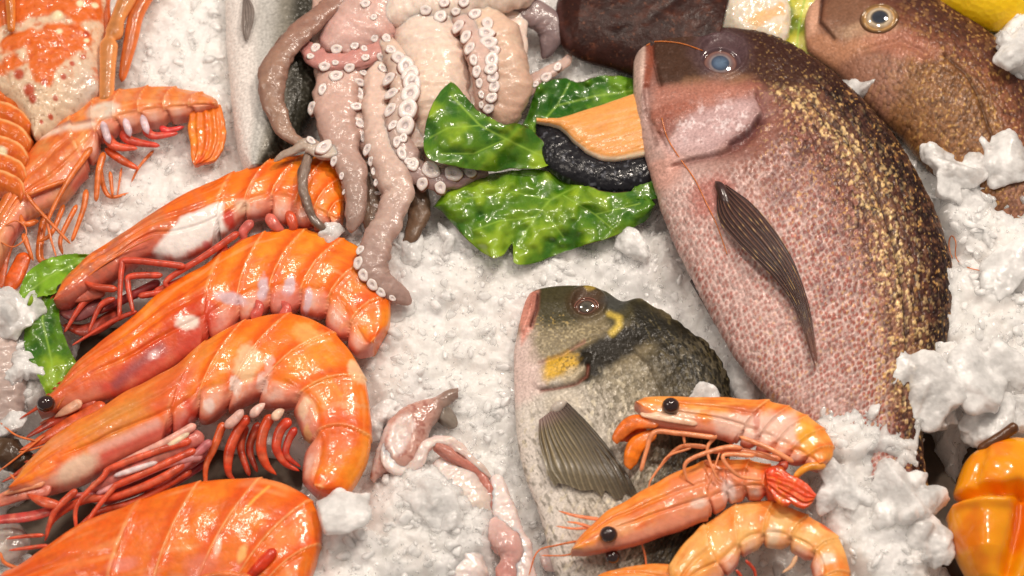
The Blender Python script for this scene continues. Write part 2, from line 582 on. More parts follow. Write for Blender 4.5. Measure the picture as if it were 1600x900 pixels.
def scatter_chips():
    mb = MB()
    rr = random.Random(11)
    k = 0
    while k < 11000:
        gx, gy = rr.uniform(-880, 880), rr.uniform(-540, 560)
        z = float(ice_height_lookup(gx, gy))
        if z < -45:
            continue
        r = rr.choice([2, 2.5, 3, 3, 3.5, 4, 5, 7, 10]) * rr.uniform(0.8, 1.3)
        if k % 70 == 0:
            r = rr.uniform(12, 17)
        v, f = lump(ICO1 if r < 5 else ICO2, r, rr.randrange(100000))
        v = v + np.array([gx, gy, z + r * 0.05]) * S
        mb.add(v, [f], (0.9, 0.9, 0.9))
        k += 1
    return mb

def ice_height_lookup(x, y):
    i = int(round((x - xs[0]) / 2.3)); j = int(round((y - ys[0]) / 2.3))
    i = min(max(i, 0), len(xs) - 1); j = min(max(j, 0), len(ys) - 1)
    return GZ[i, j]

o = scatter_chips().build('crushed_ice', M_CHIP, origin=(0, 0, 0))
tagit(o, 'small loose chips of crushed ice lying over the ice bed', 'crushed ice', kind='stuff')

GRAIN = bpy.data.textures.new('ice grain', 'CLOUDS'); GRAIN.noise_scale = 9 * S; GRAIN.noise_depth = 2

def ice_chunk(px, py, h, r, seed, label, flat=0.55, plain=False):
    mb = MB()
    rr = random.Random(seed)
    for k in range(1 if plain else 6 if r > 28 else 4):        # a frozen-together cluster
        v, f = lump(ICO4, r * (1.05 if k == 0 else rr.uniform(0.35, 0.75)), seed * 7 + k, flat if k == 0 else 0.7, 0.45, 4)
        v = v * (1 + 0.13 * fbm(v[:, 0] / (0.45 * r * S), v[:, 1] / (0.45 * r * S), v[:, 2] / (0.45 * r * S), 4, seed)[:, None])
        o_ = (0, 0, 0) if k == 0 else (rr.uniform(-0.9, 0.9) * r * S, rr.uniform(-0.75, 0.75) * r * S, rr.uniform(-0.35, 0.15) * r * S)
        mb.add(v + P1(px, py, h - r * 0.32) + np.array(o_), [f], (0.9, 0.9, 0.9))
    v = np.vstack(mb.V); f = np.vstack(mb.F[3])
    o = mesh('ice_chunk', v, f, M_CHUNK, col=(0.9, 0.9, 0.9))
    m = o.modifiers.new('fuse', 'REMESH'); m.mode = 'VOXEL'; m.voxel_size = max(r * 0.045, 1.1) * S; m.use_smooth_shade = True
    m = o.modifiers.new('melt', 'SMOOTH'); m.iterations = 8; m.factor = 0.5
    m = o.modifiers.new('grain', 'DISPLACE'); m.texture = GRAIN; m.texture_coords = 'LOCAL'; m.strength = 3.5 * S; m.mid_level = 0.5
    return tagit(o, label, 'ice chunk', 'larger chunks of ice')

ice_chunk(530, 808, 118, 44, 5, 'smooth rounded disc of ice beside the end of the lowest orange prawn', 0.4, True)
ice_chunk(1352, 135, 70, 42, 8, 'milky ice chunk wedged between the two reddish fish near the upper fish jaw', 0.4, True)
ice_chunk(1592, 75, 130, 42, 14, 'jagged ice chunk at the right edge just under the lemon')
ice_chunk(1500, 268, 92, 42, 22, 'ice chunk on the lower end of the upper right fish')
ice_chunk(1575, 262, 92, 48, 27, 'broad ice chunk under the back of the upper right fish at the frame edge')
ice_chunk(990, 385, 48, 30, 33, 'upright rounded ice chunk just below the right tip of the lettuce', 0.6, True)
ice_chunk(720, 372, 36, 36, 41, 'glassy ice chunk between the octopus arm and the lower lettuce leaf')
ice_chunk(1446, 600, 112, 52, 52, 'large wedge of ice lying over the tail end of the big red fish')
ice_chunk(1530, 590, 112, 52, 58, 'broad pale ice slab right of the wedge by the tail of the big fish')
ice_chunk(1470, 640, 70, 30, 59, 'ice block in front of the wedge, above the pepper stem')
ice_chunk(1575, 430, 108, 56, 63, 'flat white ice slab at the right edge level with the middle of the big fish', 0.35, True)
ice_chunk(1400, 770, 108, 52, 71, 'large ice lump on top of the heap left of the orange pepper')
ice_chunk(1310, 760, 104, 40, 77, 'ice lump at the left side of the heap by the small prawn tails')
ice_chunk(1440, 840, 90, 40, 83, 'ice lump at the foot of the heap next to the pepper')
ice_chunk(1370, 700, 100, 36, 87, 'ice lump over the end of the big fish at the top of the heap')
ice_chunk(1465, 662, 84, 12, 91, 'small round pebble of ice in the dark gap above the pepper')
ice_chunk(1160, 600, 20, 32, 95, 'clear ice chunk between the black bream and the big red fish')
ice_chunk(640, 395, 34, 26, 101, 'clear ice chunk touching the lower octopus arm')
ice_chunk(620, 490, 34, 28, 103, 'ice chunk under the tip of the lower octopus arm')
ice_chunk(520, 365, 70, 20, 107, 'small ice chunk at the tip of the thin grey octopus arm')
ice_chunk(18, 485, 62, 40, 109, 'milky ice chunk left of the green leaf at the left edge')
ice_chunk(50, 580, 50, 30, 113, 'grainy ice chunk beside the bottom of the left green leaf')
ice_chunk(20, 660, 50, 24, 117, 'small flat pale ice disc at the left edge by the prawn eye', 0.35, True)
ice_chunk(672, 790, 66, 42, 121, 'ice lump on the heap covering the squid arms')
ice_chunk(1545, 652, 78, 44, 139, 'ice block above the top of the orange pepper')
ice_chunk(1602, 645, 84, 40, 141, 'ice block at the right edge above the pepper shoulder')
ice_chunk(1098, 622, 66, 26, 131, 'low ridge of ice between the black bream back and the upper small prawn')
ice_chunk(690, 800, 60, 34, 137, 'ice lump lying over the pale squid arms in the lower middle')
ice_chunk(600, 650, 36, 30, 127, 'ice chunk left of the curled squid')
# ---------------------------------------------------------------- fish
def eye(parent, body_bvh, px, py, r, rings, squash=1.0, ang=0.0, dome=0.55, name='eye', label=None):
    """lathed eyeball with coloured rings (radius fraction, colour); its pupil is a sub-part"""
    loc, nor = hit(body_bvh, px, py)
    if loc is None:
        loc = Vector(P1(px, py, 60)); nor = Vector((0, 0, 1))
    nor = (nor * 0.5 + Vector((0, -0.1, 1)) * 0.5).normalized()
    x = nor.orthogonal().normalized()
    x = (Vector((1, 0, 0)) - nor * nor.x).normalized()
    y = nor.cross(x)
    ca, sa = math.cos(ang), math.sin(ang)
    n, m = 40, 48
    f = np.linspace(1, 0.0, n)
    ph = np.linspace(0, 2 * PI, m, endpoint=False)
    def prof(f):
        z = dome * np.sqrt(np.clip(1 - (f * 0.98) ** 2, 0, 1)) - 0.12
        z = z + 0.10 * np.exp(-((f - 0.9) / 0.09) ** 2) - 0.05 * np.exp(-((f - 0.74) / 0.06) ** 2)
        return z
    cols = np.array([np.array([np.interp(k, [a for a, _ in rings], [c[i] for _, c in rings]) for i in range(3)]) for k in f])
    F, PH = np.meshgrid(f, ph, indexing='ij')
    lx = F * np.cos(PH) * r; ly = F * np.sin(PH) * r * squash
    lx, ly = lx * ca - ly * sa, lx * sa + ly * ca
    lz = prof(F) * r
    X, Y, N = np.array(x), np.array(y), np.array(nor)
    V = np.array(loc) + (lx[..., None] * X + ly[..., None] * Y + lz[..., None] * N) * S
    C = np.repeat(cols[:, None], m, 1)
    k = int(n * 0.58)                        # rings outside the pupil
    a, fa, ca_ = V[:k + 1], grid_faces(k + 1, m), C[:k + 1]
    mot = 1 + 0.25 * fbm(np.cos(PH) * 3 + F * 4, np.sin(PH) * 3, seed=int(px) % 50)
    C = C * mot[..., None]
    e = mesh(name, V[:k + 1].reshape(-1, 3), grid_faces(k + 1, m), M_EYE, parent, col=C[:k + 1].reshape(-1, 3))
    if label: e['label'] = label
    mesh('pupil', V[k:].reshape(-1, 3), grid_faces(n - k, m), M_EYE, e, col=C[k:].reshape(-1, 3))
    return e

def fin(parent, base, tipp, nray, h_of, cfun, name='pectoral_fin', width=160, thick=1.4, ridge=1.6, label=None):
    """fin between two edge lines (px,py,h), rays running from root to tip"""
    nu, nv = 90, nray * 6
    A = cr(base, nu); B = cr(tipp, nu)
    v = np.linspace(0, 1, nv)
    U, Vv = np.meshgrid(np.linspace(0, 1, nu), v, indexing='ij')
    X = A[:, None] * (1 - Vv[..., None]) + B[:, None] * Vv[..., None]
    Vn = Vv + 0.35 / nray * vnoise(Vv * nray * 0.6, U * 3, 0, nray)
    ray = np.cos(Vn * nray * 2 * PI) * (1 - 0.5 * sm(0.5, 1.0, U)) + np.cos(Vn * nray * 4 * PI) * 0.6 * sm(0.4, 0.9, U)
    X = X + np.stack([0 * U, 0 * U, 5 * vnoise(U * 2.5, Vv * 2, 0, nray + 3)], -1) + (np.gradient(X, axis=0) * (4 * vnoise(Vv * nray * 1.0, 0 * U, 0, nray + 5) * sm(0.8, 1.0, U))[..., None])
    z = ridge * ray * (1 - 0.4 * U) + 5 * np.sin(Vv * PI)
    top = P(X[..., 0].ravel(), X[..., 1].ravel(), (X[..., 2] + z).ravel())
    bot = P(X[..., 0].ravel(), X[..., 1].ravel(), (X[..., 2] + z - thick * 2).ravel())
    C = cfun(U, Vv, ray, X).reshape(-1, 3)
    f = grid_faces(nu, nv, wrap=False)
    o = mesh(name, np.vstack([top, bot]), [f, f[:, ::-1] + nu * nv], M_FIN, parent, col=np.vstack([C, C]))
    if label: o['label'] = label
    return o

# ---- the big red fish
big = thing('red_bream', 'biggest fish, reddish brown with gold flecked side and cloudy blue eye', 'fish', P1(1240, 400, 0))
BB = [(992, 128), (990, 100), (1000, 78), (1016, 66), (1050, 54), (1090, 47), (1135, 46), (1180, 52), (1240, 76), (1300, 118), (1350, 165), (1395, 218),
      (1430, 275), (1460, 335), (1480, 395), (1487, 440), (1484, 500), (1472, 560), (1452, 620), (1440, 700), (1450, 770)]
BL = [(992, 128), (990, 150), (994, 185), (1002, 225), (1012, 262), (1026, 305), (1040, 345), (1062, 395), (1085, 440), (1110, 488), (1140, 540),
      (1175, 590), (1215, 632), (1260, 672), (1310, 720), (1360, 780)]
gold_line = [(1215, 160), (1270, 205), (1315, 255), (1345, 310), (1368, 370), (1388, 430), (1400, 500), (1404, 570), (1400, 640)]
lat_line = [(1262, 190), (1310, 232), (1345, 290), (1370, 350), (1388, 410), (1402, 480), (1408, 560), (1404, 650)]
preop = [(1180, 175), (1190, 205), (1175, 235), (1150, 258), (1120, 268), (1085, 272), (1050, 278)]
cheek = [(1035, 222), (1060, 205), (1100, 185), (1140, 172), (1182, 178)]
opgroove = [(1182, 215), (1165, 236), (1140, 252)]

def scale_mask(px, py):
    m = sdist(px, py, [(960, 20), (1120, 10), (1170, 60), (1185, 120), (1190, 175), (1215, 215), (1190, 260), (1130, 280), (1085, 285), (1030, 300), (960, 300)])
    return sm(-6, 22, m)

def big_disp(D):
    px, py = D['px'], D['py']
    sc = scale_mask(px, py)
    # scale rows follow the curve of the back
    L = D['u'] * 780; T = D['t'] * D['w']
    f1, f2, cid = worley(L / 7.8 + 0.25 * vnoise(px / 30, py / 30), (T + 0.12 * L) / 6.8, 61, 0.6)
    D['f1'], D['cid'] = f1, cid
    d = sc * (2.3 * np.sqrt(np.clip(1 - f1 ** 2 * 1.5, 0, 1)) + 1.5 * (cid - 0.5))
    d += -3.5 * np.exp(-(ldist(px, py, lat_line) / 2.6) ** 2) * sm(1230, 1290, px)
    d += -6 * np.exp(-(ldist(px, py, preop) / 6) ** 2) + 4 * np.exp(-((ldist(px, py, [(p[0] - 9, p[1] - 9) for p in preop])) / 9) ** 2)
    d += -8 * np.exp(-(ldist(px, py, opgroove) / 5) ** 2)
    d += -4 * np.exp(-(ldist(px, py, [(1018, 70), (1019, 100), (1030, 150)]) / 3.0) ** 2)
    d += 5 * np.exp(-(ldist(px, py, [(1003, 95), (998, 130), (1006, 180)]) / 7) ** 2)
    d += -5 * np.exp(-(ldist(px, py, [(1008, 150), (1012, 200), (1035, 245)]) / 5) ** 2)
    d += -2.5 * np.exp(-(ldist(px, py, cheek) / 7) ** 2)
    d += -6 * np.exp(-(np.hypot(px - 1125, py - 103) / 33) ** 6) + 4 * np.exp(-((np.hypot(px - 1125, py - 103) - 36) / 5) ** 2)
    d += 2.2 * fbm(px / 16, py / 10, seed=70) * (1 - sc) * sm(150, 200, py)
    d += 1.5 * fbm(px / 45, py / 45, seed=71)
    d += -3 * np.exp(-(np.hypot((px - 1097) / 10, (py - 64) / 5)) ** 2)
    return d

def big_paint(D):
    px, py = D['px'], D['py']
    n1 = fbm(px / 40, py / 40, seed=80); n2 = fbm(px / 12, py / 12, seed=81); n3 = vnoise(px / 3.2, py / 3.2, 0, 82); n4 = vnoise(px / 5, py / 3.5, 0, 83)
    p = Pt(px, py, lin(140, 92, 80))
    t = D['t']                                             # 1 = back edge
    p.mix(lin(204, 172, 166), sm(0.0, -0.85, t) * 0.9)         # pale pink belly
    p.mix(lin(128, 78, 66), sm(0.10, 0.35, t + 0.1 * n1) * 0.85)
    p.mix(lin(80, 44, 36), sm(0.36, 0.56, t + 0.14 * n1))
    p.mix(lin(40, 21, 21), sm(0.60, 0.80, t + 0.12 * n1))
    p.mix(lin(104, 70, 50), sm(0.90, 0.99, t) * 0.6)
    sc = scale_mask(px, py)
    # red centre to each scale on the flank
    low = sm(0.30, 0.05, t) * sc
    dots = sm(0.50, 0.16, D['f1'])
    p.mix(lin(168, 80, 66), dots * low * (0.52 + 0.4 * n1 + 0.3 * n2) * sm(240, 430, py))
    p.mix(lin(214, 190, 188), low * sm(0.1, 0.6, n4) * 0.35)
    p.mix(lin(222, 194, 188), sm(0.30, 0.58, D['f1']) * low * 0.8 * (0.75 + 0.5 * n1))
    # gold band, with the metallic sheen of the side painted in
    g = np.exp(-(ldist(px, py, gold_line) / (22 + 12 * n1)) ** 2) * sc
    p.mix(lin(180, 136, 100), g * 0.6)
    p.mix(lin(236, 206, 140), g * sm(0.25, 0.7, n3 + 0.5 * n4) * 0.85)
    p.mix(lin(196, 140, 74), sm(0.60, 0.8, n3 + 0.3 * n4 + 0.2 * n1) * sc * sm(-0.3, 0.2, t) * 0.8)
    p.mix(lin(60, 32, 30), sm(0.35, 0.75, -n3 + 0.3 * n4) * sc * sm(-0.1, 0.3, t) * 0.65)
    cid = D['cid']; c7 = (cid * 7919) % 1.0
    edge = sm(0.42, 0.62, D['f1'])
    p.mix(lin(122, 84, 60), sc * sm(0.3, 0.6, t) * sm(0.45, 0.8, c7) * 0.5 * sm(-0.5, 0.4, n4))          # single scales differ
    p.mix(lin(30, 16, 16), sc * sm(-0.05, 0.3, t) * sm(0.55, 0.2, c7) * 0.45 + sc * sm(0.2, 0.5, t) * edge * 0.5)
    band = np.exp(-(ldist(px, py, gold_line) / 44) ** 2)
    p.mix(lin(236, 206, 150), sc * band * sm(0.45, 0.75, cid) * (1 - edge) * sm(-0.35, 0.35, n3 + 0.4 * n4) * 0.8)  # the same painted sheen on single scales
    p.mix(lin(110, 70, 60), sc * band * sm(0.35, 0.15, cid) * 0.6)
    k_ = (1 + sc * (0.34 * (c7 - 0.5)))[..., None]
    p.c = p.c * k_
    p.mix(lin(52, 28, 26), np.exp(-(ldist(px, py, lat_line) / 2.4) ** 2) * 0.75 * sm(1230, 1290, px))
    p.mix(lin(80, 54, 68), sm(-0.1, 0.5, n2) * np.exp(-(ldist(px, py, [(1200, 290), (1280, 380), (1290, 480)]) / 45) ** 2) * 0.45)
    # head
    p.poly([(960, 0), (1200, 0), (1260, 70), (1260, 150), (1215, 165), (1170, 140), (1130, 150), (1075, 152), (1030, 150), (1020, 120), (1018, 60)], lin(66, 40, 32), 0.94, 10, 6)
    p.poly([(1022, 66), (1090, 60), (1100, 140), (1085, 150), (1030, 152), (1024, 120)], lin(72, 50, 38), 0.8, 4, 4)
    p.poly([(1120, 20), (1250, 40), (1330, 140), (1290, 160), (1200, 110), (1150, 60)], lin(58, 32, 26), 0.75, 16, 8)
    p.blob(1110, 150, 60, 14, -5, lin(150, 112, 84), 0.6)
    p.poly([(1022, 152), (1120, 150), (1180, 160), (1160, 180), (1060, 205), (1020, 250), (1005, 200)], lin(176, 116, 100), 0.8, 10, 6)
    p.blob(1110, 222, 78, 34, -22, lin(206, 176, 178), 0.75)
    p.mix(lin(236, 220, 222), sm(0.1, 0.6, n2 + 0.4 * n3) * np.exp(-(np.hypot((px - 1120) / 75, (py - 215) / 34)) ** 4) * 0.8)
    p.blob(1050, 190, 38, 12, -10, lin(150, 84, 66), 0.6)
    p.blob(1040, 215, 14, 20, 20, lin(126, 66, 54), 0.6)
    p.line(opgroove, 8, lin(88, 48, 50), 0.85)
    p.line(preop, 4, lin(120, 70, 64), 0.6)
    p.blob(1030, 275, 35, 28, 30, lin(214, 160, 146), 0.7)
    p.blob(1108, 330, 30, 34, 50, lin(168, 96, 86), 0.75)
    # lips
    p.poly([(985, 80), (1008, 70), (1012, 100), (1002, 150), (1000, 190), (985, 170)], lin(206, 178, 166), 0.9, 4)
    p.poly([(1008, 68), (1020, 66), (1020, 110), (1014, 150), (1004, 150)], lin(140, 74, 54), 0.85, 3)
    p.poly([(988, 160), (1004, 160), (1016, 210), (1040, 262), (1014, 262)], lin(190, 162, 156), 0.7, 5)
    p.line([(1004, 155), (1010, 195), (1025, 240)], 3, lin(120, 84, 76), 0.7)
    p.mix(lin(120, 96, 88), sm(0.55, 0.85, -n3) * 0.3)
    p.blob(1098, 62, 11, 5, 20, lin(196, 140, 120), 0.9)
    p.blob(1094, 66, 5, 2.4, 20, lin(70, 36, 30), 0.9)
    p.blob(1123, 100, 44, 42, 0, lin(96, 76, 84), 0.55)
    p.mix(lin(235, 190, 120), sm(0.62, 0.8, n3) * 0.35 * sm(1150, 1200, px))
    return p.c

v, F, C = plate(BB, BL, 620, 330, 24, 62, [6, 26, 38, 46, 54, 58, 60, 60, 56, 50, 42, 34, 28], 0.85, big_disp, big_paint)
b = mesh('body', v, F, M_SCALE, big, col=C)
bt = bt_big = bvh(b)
eye(big, bt, 1125, 103, 37, [(0, lin(96, 116, 140)), (0.2, lin(84, 104, 130)), (0.36, lin(58, 70, 92)), (0.42, lin(132, 122, 124)), (0.52, lin(118, 92, 92)),
    (0.64, lin(132, 92, 82)), (0.74, lin(70, 46, 50)), (0.86, lin(96, 74, 80)), (1.0, lin(52, 34, 34))], 1.0, 0, 0.36)
def finc(U, V, ray, X):
    p = np.broadcast_to(lin(64, 42, 42), U.shape + (3,)).copy()
    m = sm(0.2, 1.1, ray)[..., None]
    p = p * (1 - m * 0.6) + lin(140, 98, 76) * m * 0.6
    k = (fbm(U * 6, V * 5, seed=8) * 0.35 + 1)[..., None]; p = p * k
    g = (sm(0.85, 1.0, ray) * sm(0.2, 0.7, vnoise(U * 40, V * 60, 0, 5)))[..., None]
    p = p * (1 - g) + lin(236, 196, 130) * g
    e = (sm(0.75, 1.0, U) * 0.6)[..., None]
    return p * (1 - e) + lin(150, 86, 66) * e
fin(big, [(1134, 288, 124), (1175, 318, 130), (1210, 358, 134), (1236, 400, 134), (1253, 440, 132), (1267, 490, 129), (1278, 562, 123)],
    [(1120, 302, 120), (1122, 340, 124), (1144, 372, 128), (1176, 404, 131), (1210, 436, 131), (1242, 482, 128), (1269, 562, 122)], 9, None, finc,
    label='long dark pectoral fin')
fin(big, [(1080, 436, 46), (1098, 452, 48), (1118, 485, 48), (1138, 530, 44)], [(1078, 440, 30), (1096, 470, 34), (1116, 505, 34), (1136, 534, 36)], 4, None,
    lambda U, V, r, X: np.broadcast_to(lin(70, 48, 50), U.shape + (3,)) * (1 + 0.2 * r[..., None]), name='pelvic_fin')
mesh('pectoral_root', *loft([(1118, 284, 116, 5), (1126, 294, 120, 8), (1134, 314, 120, 9), (1146, 336, 118, 4)], 20, 14, lin(60, 36, 34))[:2], M_SKIN, big, col=lin(60, 36, 34))
# spiny ridge along the back
mb = MB()
rg = cr(BB[8:18], 34)
for i, (x, y) in enumerate(rg):
    vv, ff, cc = loft([(x - 4, y + 2, 62, 5), (x + 2, y + 6, 64, 3.5), (x + 5, y + 14, 62, 0.8)], 7, 8, lin(96, 62, 40) if i % 3 else lin(180, 130, 70))
    mb.add(vv, ff, cc)
mb.build('dorsal_spines', M_FIN, big)

# ---- the second red fish, upper right
red2 = thing('red_bream', 'reddish brown bream with golden rimmed eye at the upper right, partly behind the big one', 'fish', P1(1430, 150, 0))
B2 = [(1258, 60), (1258, 30), (1268, 8), (1285, -10), (1330, -40), (1400, -30), (1450, -5), (1500, 25), (1550, 60), (1590, 100), (1620, 150), (1650, 220), (1660, 280)]
L2 = [(1258, 60), (1262, 80), (1280, 95), (1310, 118), (1340, 150), (1380, 190), (1410, 215), (1440, 250), (1480, 290), (1530, 330), (1580, 360)]
lat2 = [(1468, 112), (1500, 140), (1520, 175), (1535, 220), (1560, 270)]
def d2(D):
    px, py = D['px'], D['py']
    sc = sm(1330, 1420, px + 0.5 * py)
    f1, f2, cid = worley(D['u'] * 560 / 7.5, (D['t'] * D['w']) / 6.5, 91, 0.7)
    D['f1'] = f1; D['cid'] = cid
    d = sc * 1.8 * np.sqrt(np.clip(1 - f1 ** 2 * 1.5, 0, 1))
    d += -3 * np.exp(-(ldist(px, py, lat2) / 3) ** 2)
    d += -3.5 * np.exp(-(ldist(px, py, [(1282, 20), (1278, 45), (1300, 75)]) / 3) ** 2)
    d += 3 * np.exp(-(ldist(px, py, [(1266, 15), (1262, 45)]) / 6) ** 2)
    d += 2 * fbm(px / 30, py / 30, seed=92)
    d += -3 * np.exp(-(ldist(px, py, [(1345, 98), (1400, 88), (1440, 110)]) / 5) ** 2)
    return d
def c2(D):
    px, py = D['px'], D['py']
    n1 = fbm(px / 40, py / 40, seed=95); n3 = vnoise(px / 3.2, py / 3.2, 0, 96); n4 = vnoise(px / 7, py / 4, 0, 97)
    t = D['t']
    p = Pt(px, py, lin(148, 104, 84))
    p.mix(lin(132, 80, 58), sm(-0.3, 0.2, t + 0.2 * n1))
    p.mix(lin(84, 48, 38), sm(0.2, 0.65, t + 0.2 * n1))
    p.poly([(1410, 110), (1470, 105), (1530, 160), (1580, 260), (1560, 330), (1440, 300), (1390, 190)], lin(130, 88, 50), 0.85, 16, 14)
    p.mix(lin(66, 40, 30), sm(0.2, 0.8, -n4 + 0.5 * n3) * 0.5 * sm(1400, 1460, px))
    p.mix(lin(206, 160, 92), sm(0.5, 0.75, n3 + 0.3 * n4) * 0.7 * sm(1380, 1450, px))
    c7 = (D['cid'] * 7919) % 1.0; s2 = sm(1370, 1440, px + 0.4 * py)
    p.mix(lin(46, 28, 22), s2 * (sm(0.5, 0.15, c7) * 0.28 + sm(0.4, 0.6, D['f1']) * 0.25))
    p.mix(lin(160, 120, 76), s2 * sm(0.75, 0.95, c7) * 0.3)
    p.line(lat2, 2.6, lin(74, 48, 34), 0.7)
    p.blob(1320, 45, 42, 40, 0, lin(126, 92, 72), 0.8)
    p.blob(1350, 68, 45, 14, 0, lin(188, 156, 126), 0.6)
    p.poly([(1255, 0), (1280, 0), (1275, 60), (1255, 70)], lin(206, 158, 132), 0.9, 4)
    p.line([(1282, 12), (1279, 45), (1300, 74)], 2.5, lin(60, 34, 26), 0.8)
    p.poly([(1255, 68), (1275, 60), (1310, 80), (1400, 85), (1340, 100), (1290, 120)], lin(186, 132, 100), 0.7, 8, 4)
    p.blob(1400, 92, 60, 20, 20, lin(176, 116, 96), 0.6)
    p.blob(1352, 5, 22, 8, 0, lin(196, 62, 36), 0.85)
    p.blob(1345, 0, 30, 6, 0, lin(90, 30, 20), 0.5)
    return p.c
v, F, C = plate(B2, L2, 420, 240, 20, 48, [6, 24, 38, 44, 48, 48, 44, 38, 30], 0.85, d2, c2)
b = mesh('body', v, F, M_SCALE, red2, col=C)
eye(red2, bvh(b), 1374, 30, 32, [(0, lin(44, 50, 60)), (0.35, lin(52, 58, 70)), (0.43, lin(110, 100, 88)), (0.5, lin(206, 188, 160)), (0.62, lin(170, 150, 128)), (0.72, lin(190, 150, 96)), (0.84, lin(140, 104, 62)), (1.0, lin(96, 68, 52))], 0.9, 0.3, 0.36)

# ---- the black and silver bream with the yellow marks
gil = thing('gilthead_bream', 'black backed silver bream with yellow cheek patches lying head up in the centre', 'fish', P1(930, 650, 0))
B3 = [(812, 520), (816, 490), (824, 466), (838, 454), (870, 448), (910, 448), (945, 456), (972, 472), (1000, 468), (1030, 484), (1058, 503), (1072, 514),
      (1105, 538), (1130, 572), (1140, 600), (1146, 650), (1140, 720), (1120, 800), (1085, 880), (1060, 960)]
L3 = [(812, 520), (804, 545), (803, 580), (804, 620), (806, 660), (810, 700), (822, 750), (838, 790), (850, 830), (862, 880), (880, 930), (900, 980)]
g_op = [(845, 620), (870, 618), (900, 612), (916, 600), (918, 585)]
g_lat = [(990, 560), (1010, 580), (1022, 600), (1032, 625), (1040, 660), (1050, 720)]
def d3(D):
    px, py = D['px'], D['py']
    sc = sm(560, 610, py + 0.35 * (px - 900))
    f1, f2, cid = worley(D['u'] * 520 / 7.0 + 0.3 * vnoise(px / 20, py / 20), (D['t'] * D['w'] * 1.0 + 0.3 * D['u'] * 520) / 5.2, 101, 0.8)
    D['f1'] = f1; D['cid'] = cid
    d = (0.35 + 0.65 * sc) * 1.5 * np.sqrt(np.clip(1 - f1 ** 2 * 1.5, 0, 1)) * sm(0.98, 0.6, np.abs(D['t']))
    d += -5 * np.exp(-(ldist(px, py, g_op) / 4) ** 2) + 4 * np.exp(-(ldist(px, py, [(p[0] - 3, p[1] - 12) for p in g_op]) / 8) ** 2)
    d += -3 * np.exp(-(ldist(px, py, [(845, 578), (880, 566), (900, 552), (930, 540)]) / 4) ** 2)
    d += -4 * np.exp(-(ldist(px, py, [(842, 462), (838, 490), (830, 518)]) / 3) ** 2) + 5 * np.exp(-(ldist(px, py, [(832, 466), (826, 500), (818, 520)]) / 5) ** 2)
    e = np.hypot(px - 916, py - 481)
    d += -5 * np.exp(-(e / 20) ** 4) + 4 * np.exp(-((e - 26) / 5) ** 2)
    d += -2 * np.exp(-(ldist(px, py, g_lat) / 2.2) ** 2)
    d += 2.0 * sm(0.96, 0.995, D['t']) * vnoise(D['u'] * 110, 0 * px, 0, 7) * sm(0.4, 0.5, D['u'] + 0.15) * (D['u'] < 0.6)
    d += 2 * fbm(px / 30, py / 30, seed=102) * sm(1.0, 0.8, np.abs(D['t']))
    return d
